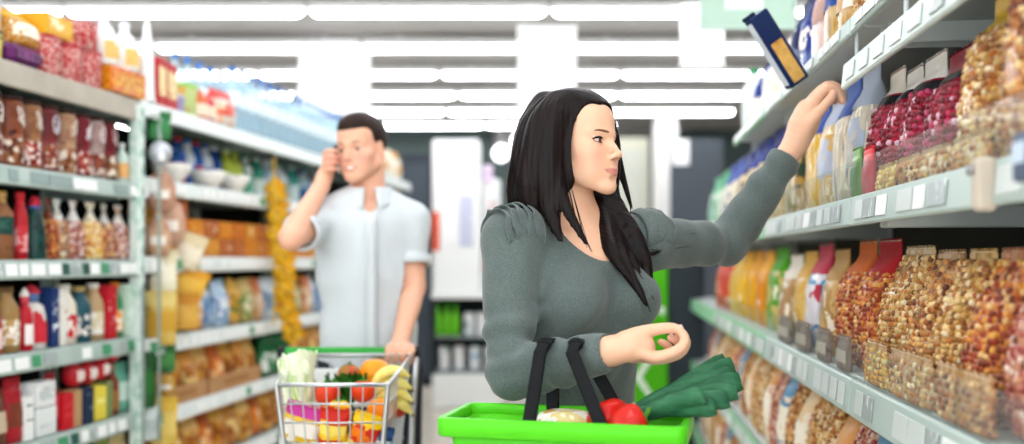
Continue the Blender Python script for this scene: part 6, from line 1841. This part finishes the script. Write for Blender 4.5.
bot = wire('bottom_frame', [cp(0, 0, BZ), cp(1, 0, BZ), cp(1, 1, BZ), cp(0, 1, BZ)], .005, ct, closed=True)
for zz in (.925, .875, .82, .74, .66):
    wire('wire', [cp(0, 0, zz), cp(1, 0, zz), cp(1, 1, zz), cp(0, 1, zz)], .0026, rim, closed=True)
for k in range(1, 9):
    u = k / 9
    wire('wire', [cp(u, 0, topz(0)), cp(u, 0, BZ)], .0020, rim); wire('wire', [cp(u, 1, topz(1)), cp(u, 1, BZ)], .0020, rim)
    wire('wire', [cp(u, 0, BZ), cp(u, 1, BZ)], .0020, bot)
for k in range(1, 13):
    v = k / 13
    for u in (0, 1): wire('wire', [cp(u, v, topz(v)), cp(u, v, BZ)], .0020, rim)
    wire('wire', [cp(0, v, BZ), cp(1, v, BZ)], .0020, bot)
for u in (0, 1): wire('corner_post', [cp(u, 0, topz(0) + .004), cp(u, 0, BZ)], .007, ct)
hd = part('handle', MB().tube([tuple(Vector((-.735 + .43 * k / 6, 3.20, 1.005)) - cl) for k in range(7)], .0165, 14), cgrn, ct, label='bright green handle bar')
for sx, xx in ((-1, -.735), (1, -.305)):
    part('handle_end', MB().tube([tuple(Vector((xx - .012, 3.20, 1.005)) - cl), tuple(Vector((xx + .012, 3.20, 1.005)) - cl)], .020, 14), blk, ct)
    wire('side_arm', [Vector((xx, 3.20, 1.0)) - cl, Vector((xx, 3.185, .97)) - cl, Vector((xx - .01 * sx, 3.15, .80)) - cl, Vector((xx - .02 * sx, 3.10, .30)) - cl], .010, ct)
    wire('chassis_rail', [Vector((xx - .02 * sx, 3.10, .30)) - cl, Vector((xx - .02 * sx, 3.12, .20)) - cl, Vector((-.50 + sx * .13, 2.62, .17)) - cl], .012, ct)
part('child_seat', MB().box(tuple(Vector((-.51, 3.135, .90)) - cl), (.36, .012, .12), .004), plain('#d5dad6', .4), ct)
part('lower_rack', MB().box(tuple(Vector((-.505, 2.86, .19)) - cl), (.28, .44, .012), .004), chrome, ct)
for x, y in ((-.63, 2.66), (-.37, 2.66), (-.70, 3.08), (-.34, 3.08)):
    wh = part('wheel', MB().lathe([(.018, -.013), (.055, -.013), (.06, -.008), (.06, .008), (.055, .013), (.018, .013)], 20), plain('#3a3d40', .6), ct, tuple(Vector((x, y, .0605)) - cl), (0, math.pi / 2, 0))
    part('fork', MB().box(tuple(Vector((x, y + .01, .125)) - cl), (.034, .04, .07), .004), chrome, ct)

# ------------------------------------------------------------------ groceries in the cart
def fruit(name, label, cat, pos, r, col, col2=None, stem=None, lobes=0, sz=1., rot=None, leaf=False):
    t = thing(name, label, cat, pos, rng.uniform(0, 6), rot=rot)
    mb = MB(); n, m = 26, 16
    def sp(u, v):
        a = 2 * math.pi * u; ph = -math.pi / 2 + math.pi * v
        rr = r * (1 + (.07 * math.cos(lobes * a) * math.cos(ph) if lobes else 0)) * math.cos(ph)
        dimple = .16 * r * math.exp(-((v - 1) / .14) ** 2)
        return (rr * math.cos(a), rr * math.sin(a), r * sz * math.sin(ph) - dimple)
    mb.grid(sp, n, m)
    part('flesh', mb, stain([col, col2 or col], 20, .3, coat=.35, interp='LINEAR', bump=.1 if not lobes else 0), t)
    if stem:
        part('stem', MB().tube([(0, 0, r * sz * .80), (.002, 0, r * sz * 1.0), (.006, .002, r * sz * 1.12)], [.005, .0035, .004], 8), plain(stem, .6), t)
        part('calyx', MB().lathe([(.016, r * sz * .88), (.010, r * sz * .93), (.004, r * sz * .94)], 7), plain(stem, .6), t)
    else:
        part('navel', MB().lathe([(.006, r * sz * .83), (.004, r * sz * .86), (.001, r * sz * .865)], 8), plain('#8a7a3a', .6), t)
    return t
def at3(x, y, Y): return tuple(px(x, y, Y))
fruit('orange', 'large orange on top of the cart by the handle', 'orange', at3(375, 373, 2.95), .046, '#f08a12', '#f8a028')
fruit('orange', 'orange at the lower right of the cart', 'orange', at3(381, 411, 2.80), .040, '#f07a10', '#f49424')
fruit('apple', 'red and green apple left of the large orange', 'apple', at3(349, 375, 2.93), .034, '#c83038', '#7a9a2c', '#5a6a2a')
fruit('tomato', 'red tomato beside the cabbage in the cart', 'tomato', at3(327, 394, 2.80), .036, '#cc2a18', '#d84a20', '#3a7a24', lobes=5)
fruit('tomato', 'red tomato in the middle of the cart', 'tomato', at3(363, 391, 2.83), .034, '#d03418', '#e0521e', '#3a7a24', lobes=5)
fruit('yellow_pepper', 'yellow pepper low between the packets and tomatoes', 'pepper', at3(339, 414, 2.74), .037, '#eebc18', '#f2cc38', '#4a8a2a', lobes=4, sz=1.15)
fruit('red_apple', 'dark red apple low at the right side of the cart', 'apple', at3(397, 407, 2.92), .032, '#a8281c', '#c84a24', '#6a4a2a')
# bananas
for i in range(4):
    b0 = Vector(at3(391 + i * 1.5, 381 + i * 7, 2.86 + .006 * i))
    t = thing('banana', 'yellow banana at the right of the cart, %s from the top' % ORD[i], 'banana', tuple(b0), .2 * i, 'bananas in the cart', rot=(.2, -.2 + .12 * i, .3))
    pts = [(-.055 + .11 * k / 9, 0, .030 * math.sin(math.pi * k / 9) - .01 * i) for k in range(10)]
    part('peel', MB().tube(pts, [.005, .012, .0155, .017, .017, .017, .0165, .015, .010, .004], 7), stain(['#ecd858', '#f2e48a', '#dccb4a'], 25, .45, interp='LINEAR'), t)
    part('tip', MB().tube([pts[-1], (.060, 0, -.008 - .01 * i)], [.004, .003], 6), plain('#5a4a1c', .6), t)
    part('stalk', MB().tube([pts[0], (-.068, 0, -.006 - .01 * i)], [.005, .004], 6), plain('#a8a848', .6), t)
# leafy bunch
def leaf_sheet(L, wd, curl, ruff, seed, base=.35, thick=.0012):
    r = random.Random(seed); p1 = r.uniform(0, 6)
    def fn(u, v):
        s_ = v
        w_ = wd * (base + (1 - base) * math.sin(min(1, s_ * 1.15) * 1.6) ** 1.2) * (1 - .55 * max(0, s_ - .75) ** 2 * 8)
        x = (u - .5) * 2
        z = L * s_
        y = curl * (x * x) * wd - .10 * L * s_ * s_ + ruff * math.sin(9 * s_ + p1 + 3 * x) * abs(x) ** 1.5 * s_
        return (x * w_ / 2 * 1.0, y, z + ruff * .6 * math.sin(7 * x + p1) * s_)
    return MB().grid(fn, 10, 14)
lp = thing('cabbage', 'tall pale green leafy cabbage at the left of the cart', 'cabbage', at3(300, 436, 2.80), .3, rot=(0, -.04, .2))
for k in range(12):
    a = k * 2.4; ring = .012 + .020 * (k / 12)
    c = ['#e4ecc4', '#d2e2a0', '#c0d888', '#a4c868'][min(3, k // 3)]
    part('leaf', leaf_sheet(.20 + .035 * math.sin(k), .085 + .03 * (k / 12), .35, .010, k), stain([c, '#eef2dc', c], 16, .5, (2.2, 2.2, .3), interp='LINEAR'), lp, (ring * math.cos(a), ring * math.sin(a), .0), (.05, 0, a + math.pi / 2))
part('core', MB().lathe([(.012, 0), (.034, .01), (.042, .06), (.034, .15), (.016, .20)], 16), stain(['#eef0d4', '#d6e4a8'], 20, .5, (2, 2, .3), interp='LINEAR'), lp)
gp = thing('parsley_bunch', 'dark green herb bunch in the middle of the cart', 'herb', at3(345, 410, 2.86), 0)
for k in range(14):
    a = k * 2.4
    part('leaf', leaf_sheet(.07 + .02 * (k % 3), .05, .2, .009, k + 30), plain(['#2c6a1c', '#3c8424', '#1f5416'][k % 3], .5), gp, (.012 * math.cos(a), .012 * math.sin(a), .005), (.25 + .09 * (k % 4), 0, a))
part('stems', MB().lathe([(.010, -.06), (.013, 0), (.009, .03)], 10), plain('#5a8a34', .5), gp)
def flatpack(label, x0, x1, y, Y, h, cols, ry, rx=.5, group=None):
    w_ = (x1 - x0) * Y / 1000
    t = product(('flat', label), lambda: bag(w_, h, .05, stain(cols, 14, .3, coat=.5), plain(cols[0], .35), stain([cols[-1], cols[1]], 18, .35), seed=len(label)), 'snack_packet', label, 'packet', at3((x0 + x1) / 2, y, Y), 0, rot=(rx, ry, .1))
flatpack('magenta, white and yellow packet at the cart\'s near left corner', 278, 318, 440, 2.68, .11, ['#c03a90', '#f2ece0', '#e8c030', '#f6f0e8'], .30, .35)
flatpack('red and yellow packet leaning in the cart\'s nose', 318, 346, 444, 2.67, .11, ['#c8281c', '#f0c028', '#d8401c', '#f2d860'], .12, .35)
flatpack('yellow and red packet right of the red one in the cart', 345, 374, 446, 2.68, .10, ['#f0c41c', '#d03018', '#f2d440', '#e87818'], .35, .35)
flatpack('dark blue packet low at the right of the cart\'s nose', 372, 392, 450, 2.69, .07, ['#2c4a78', '#8ab0c8', '#1c3458', '#c8d8e0'], .1, .4)

# ================================================================== green hand basket on the woman's arm
gr = stain(['#4fc31a', '#57cc20'], 6, .35, coat=.25, interp='LINEAR')
PFL, PFR, PBL = np.array([-.140, 1.80]), np.array([.296, 1.692]), np.array([-.098, 2.005])
ex = (PFR - PFL) / np.linalg.norm(PFR - PFL); ey = np.array([-ex[1], ex[0]])
BW, BD, BH, BZT = float(np.linalg.norm(PFR - PFL)), .212, .225, 1.016
bc = (PFL + PFR) / 2 + ey * BD / 2
bang = math.atan2(ex[1], ex[0])
bk = thing('shopping_basket', 'bright green plastic shopping basket with black handles on the woman\'s arm', 'basket', (bc[0], bc[1], BZT - BH), bang)
def rrect(hw, hd, r, z, n=6):
    out = []
    for cx, cy, a0 in ((hw - r, -hd + r, -90), (hw - r, hd - r, 0), (-hw + r, hd - r, 90), (-hw + r, -hd + r, 180)):
        for k in range(n + 1):
            a = math.radians(a0 + 90 * k / n); out.append((cx + r * math.cos(a), cy + r * math.sin(a), z))
    return out
def loopmesh(loops, closed=True):
    m = MB(); n = len(loops[0]); vs = [p for l in loops for p in l]
    k_ = len(loops)
    fs = [(i * n + k, i * n + (k + 1) % n, ((i + 1) % k_) * n + (k + 1) % n, ((i + 1) % k_) * n + k) for i in range(k_ if closed else k_ - 1) for k in range(n)]
    return m.add(vs, fs, True)
hw, hd = BW / 2, BD / 2
part('rim', loopmesh([rrect(hw - .004, hd - .004, .022, BH - .034), rrect(hw, hd, .024, BH - .032), rrect(hw, hd, .024, BH - .004), rrect(hw - .004, hd - .004, .022, BH), rrect(hw - .012, hd - .012, .018, BH), rrect(hw - .015, hd - .015, .016, BH - .006), rrect(hw - .015, hd - .015, .016, BH - .034)]), gr, bk)
tp = .035
def wl_(z, o=0.):
    s_ = tp * (1 - z / BH)
    return hw - .016 - s_ + o, hd - .016 - s_ * .7 + o
floor_ = MB().add(rrect(*wl_(.004), .016, .004), [tuple(range(28))]); floor_.box((0, 0, .002), (2 * (hw - .055), 2 * (hd - .045), .004), .001)
part('base', floor_, gr, bk)
# lattice wall: upper band, lower band, uprights between (slots are real openings)
for z0, z1, nm in ((BH - .075, BH - .02, 'upper_band'), (.0, .03, 'lower_band'), (.085, .10, 'middle_band')):
    a, b = wl_(z0), wl_(z1)
    part(nm, loopmesh([rrect(*a, .018, z0), rrect(*b, .018, z1), rrect(b[0] - .003, b[1] - .003, .016, z1), rrect(a[0] - .003, a[1] - .003, .016, z0)]), gr, bk)
for side, cnt_ in (('f', 22), ('b', 22), ('l', 10), ('r', 10)):
    for k in range(cnt_):
        u = -1 + 2 * (k + .5) / cnt_
        lo_, hi_ = wl_(.02), wl_(BH - .06)
        if side in 'fb':
            sg = -1 if side == 'f' else 1
            p0, p1 = (u * (lo_[0] - .02), sg * (lo_[1] - .0015), .02), (u * (hi_[0] - .02), sg * (hi_[1] - .0015), BH - .06)
        else:
            sg = -1 if side == 'l' else 1
            p0, p1 = (sg * (lo_[0] - .0015), u * (lo_[1] - .02), .02), (sg * (hi_[0] - .0015), u * (hi_[1] - .02), BH - .06)
        d = .0046
        m = MB()
        if side in 'fb': vs = [(p0[0] - d, p0[1] - .002, p0[2]), (p0[0] + d, p0[1] - .002, p0[2]), (p0[0] + d, p0[1] + .002, p0[2]), (p0[0] - d, p0[1] + .002, p0[2]), (p1[0] - d, p1[1] - .002, p1[2]), (p1[0] + d, p1[1] - .002, p1[2]), (p1[0] + d, p1[1] + .002, p1[2]), (p1[0] - d, p1[1] + .002, p1[2])]
        else: vs = [(p0[0] - .002, p0[1] - d, p0[2]), (p0[0] + .002, p0[1] - d, p0[2]), (p0[0] + .002, p0[1] + d, p0[2]), (p0[0] - .002, p0[1] + d, p0[2]), (p1[0] - .002, p1[1] - d, p1[2]), (p1[0] + .002, p1[1] - d, p1[2]), (p1[0] + .002, p1[1] + d, p1[2]), (p1[0] - .002, p1[1] + d, p1[2])]
        m.add(vs, [(0, 3, 2, 1), (4, 5, 6, 7), (0, 1, 5, 4), (1, 2, 6, 5), (2, 3, 7, 6), (3, 0, 4, 7)])
        part('slat', m, gr, bk)
# two black handles, each an arch over the forearm from the front rim to the back rim
bm = Matrix.Translation(bk.location) @ Matrix.Rotation(bang, 4, 'Z'); bi = bm.inverted()
def strap(pts, wd, th, cap=True):
    m = MB(); P3 = [Vector(p) for p in pts]; vs = []; n = len(P3)
    for i, p in enumerate(P3):
        t_ = (P3[min(i + 1, n - 1)] - P3[max(i - 1, 0)]).normalized()
        sx = Vector((1, 0, 0)); sx = (sx - t_ * sx.dot(t_)).normalized(); nn_ = t_.cross(sx)
        b_ = .3
        for (a, c) in ((-1, -1 + b_), (-1 + b_ * .5, -1), (1 - b_ * .5, -1), (1, -1 + b_), (1, 1 - b_), (1 - b_ * .5, 1), (-1 + b_ * .5, 1), (-1, 1 - b_)):
            vs.append(tuple(p + sx * (a * wd / 2) + nn_ * (c * th / 2)))
    fs = [(i * 8 + k, i * 8 + (k + 1) % 8, (i + 1) * 8 + (k + 1) % 8, (i + 1) * 8 + k) for i in range(n - 1) for k in range(8)]
    fs += [tuple(reversed(range(8))), tuple((n - 1) * 8 + k for k in range(8))]
    return m.add(vs, fs, False)
for fx, tx, bx_ in ((526, 548, 543), (602, 579, 606)):
    a = bi @ Vector(px(fx, 430, 1.757 if fx < 560 else 1.738))
    ptop = bi @ Vector(px(tx, 346, 1.93 if fx < 560 else 1.895))
    a = Vector((a.x, -hd + .018, BH - .012)); b = Vector((a.x + .008, hd - .018, BH - .012))
    r_ = ptop.z + .004
    f1, f2 = Vector((ptop.x - .004, ptop.y - .052, r_ - .012)), Vector((ptop.x, ptop.y + .050, r_ - .012))
    pts = [a, a.lerp(f1, .5), f1, Vector((ptop.x, ptop.y - .040, r_)), Vector((ptop.x, ptop.y, r_ + .004)), Vector((ptop.x, ptop.y + .038, r_)), f2, f2.lerp(b, .5), b]
    h = part('handle', strap(pts, .024, .011), plain('#0d0f11', .45), bk, label='black plastic handle arch')
    part('grip', strap([Vector((ptop.x, ptop.y - .036, r_ + .004)), Vector((ptop.x, ptop.y, r_ + .008)), Vector((ptop.x, ptop.y + .034, r_ + .004))], .029, .008), plain('#14171a', .5), h)
    for e in (a, b): part('pivot', MB().ball(tuple(e), (.010, .012, .010), 10, 7), plain('#15171a', .45), h)

# ------------------------------------------------------------------ groceries in the basket
def bell(label, c, r, rot, seed):
    t = thing('red_pepper', label, 'pepper', tuple(c), rot=rot)
    def sp(u, v):
        a = 2 * math.pi * u; ph = -math.pi / 2 + math.pi * v
        lob = 1 + .11 * abs(math.cos(2 * a + seed)) - .05
        rr = r * lob * (math.cos(ph) ** .8 if math.cos(ph) > 1e-6 else 0) * (1 + .10 * math.sin(ph))
        return (rr * math.cos(a), rr * math.sin(a), r * 1.2 * math.sin(ph) - .22 * r * math.exp(-((v - 1) / .16) ** 2) + .10 * r * math.exp(-(v / .14) ** 2) * abs(math.cos(2 * a)))
    part('flesh', MB().grid(sp, 36, 20), stain(['#b8140e', '#cc2416'], 14, .2, coat=.6, interp='LINEAR'), t)
    part('stem', MB().tube([(0, 0, r * .95), (.003, 0, r * 1.15), (.010, .003, r * 1.45)], [.007, .0045, .006], 8), plain('#4a7a2c', .55), t)
    part('calyx', MB().lathe([(.017, r * .98), (.012, r * 1.03), (.004, r * 1.05)], 6), plain('#4f8430', .55), t)
bell('glossy red pepper in the basket beside the handle', px(609, 421, 1.812), .038, (1.2, .5, .4), 0)
bell('red pepper leaning on the leek in the basket', px(628, 425, 1.772), .033, (1.0, -.6, 1.9), 1.2)
lk = thing('leek', 'dark green leek sticking out of the basket to the right', 'leek', tuple(px(622, 428, 1.86)))
l0 = Vector(lk.location)
rl = random.Random(5)
targets = [(741, 383, 1.84, .040), (737, 392, 1.80, .034), (729, 398, 1.78, .034), (716, 404, 1.77, .036), (735, 372, 1.87, .034), (732, 364, 1.89, .030), (724, 360, 1.90, .022), (705, 397, 1.765, .034)]
for k, (tx, ty, tY, wd) in enumerate(targets):
    a = Vector(px(634 + 2 * (k % 3), 412 - (1 if k in (4, 5, 6) else -3), 1.845 - .008 * (k % 4))) - l0
    b = Vector(px(tx, ty, tY)) - l0
    mid = a.lerp(b, .5) + Vector((0, 0, .012 if k in (4, 5) else .006)); n = 12
    m = MB()
    def lf(u, v):
        p = a.lerp(mid, v).lerp(mid.lerp(b, v), v)
        t_ = (b - a).normalized(); side = t_.cross(Vector((0, 1, 0))).normalized(); nrm = side.cross(t_)
        x = (u - .5) * 2
        w_ = wd * (.55 + .45 * math.sin(min(1, v * 1.6) * 1.57)) * (1 if v < .93 else 1 - .25 * (v - .93) / .07)
        return tuple(p + side * (x * w_ / 2) - nrm * ((1 - x * x) * wd * .22) + Vector((0, 0, -.004 * abs(x) * math.sin(5 * v + k))))
    m.grid(lf, 10, n)
    o = part('leaf', m, stain(['#1f4a34', '#2f6444', '#3c7450'], 30, .42, (.4, 2, 2), interp='LINEAR'), lk)
    md = o.modifiers.new('thick', 'SOLIDIFY'); md.thickness = .0022
st_ = [Vector(px(640, 411, 1.845)) - l0, Vector(px(622, 424, 1.86)) - l0, Vector(px(608, 450, 1.885)) - l0, Vector(px(596, 478, 1.90)) - l0]
part('stem', MB().tube([tuple(p) for p in st_], [.021, .020, .019, .018], 14), stain(['#6a9a58', '#a8c890', '#dfe8cc'], 8, .45, interp='LINEAR'), lk)
part('roots', MB().tube([tuple(st_[-1]), tuple(st_[-1] + Vector((-.015, 0, -.01)))], [.014, .006], 8), plain('#d8ccb0', .7), lk)
t = thing('bread_pack', 'pale yellow and white packet lying flat in the basket', 'packet', tuple(px(566, 440, 1.87)), bang, rot=(0, 0, bang))
lo = Loft([(0, .05, .035, 3), (.006, .06, .045, 3), (.03, .062, .048, 2.6), (.05, .05, .04, 2.4), (.056, .03, .02, 2)], 20, .001)
part('wrapper', lo.body(), stain(['#efe6c8', '#e2cf8a', '#f6f2e4', '#d8a850'], 26, .3, coat=.6), t)
part('seal', MB().box((.066, 0, .025), (.018, .06, .003), .001), plain('#efe9d8', .35), t)
part('label', MB().grid(lambda u, v: ((u - .5) * .05, (v - .5) * .04, .0572 - .004 * ((u - .5) ** 2 + (v - .5) ** 2) * 4), 6, 6), plain('#e8dca0', .4), t)
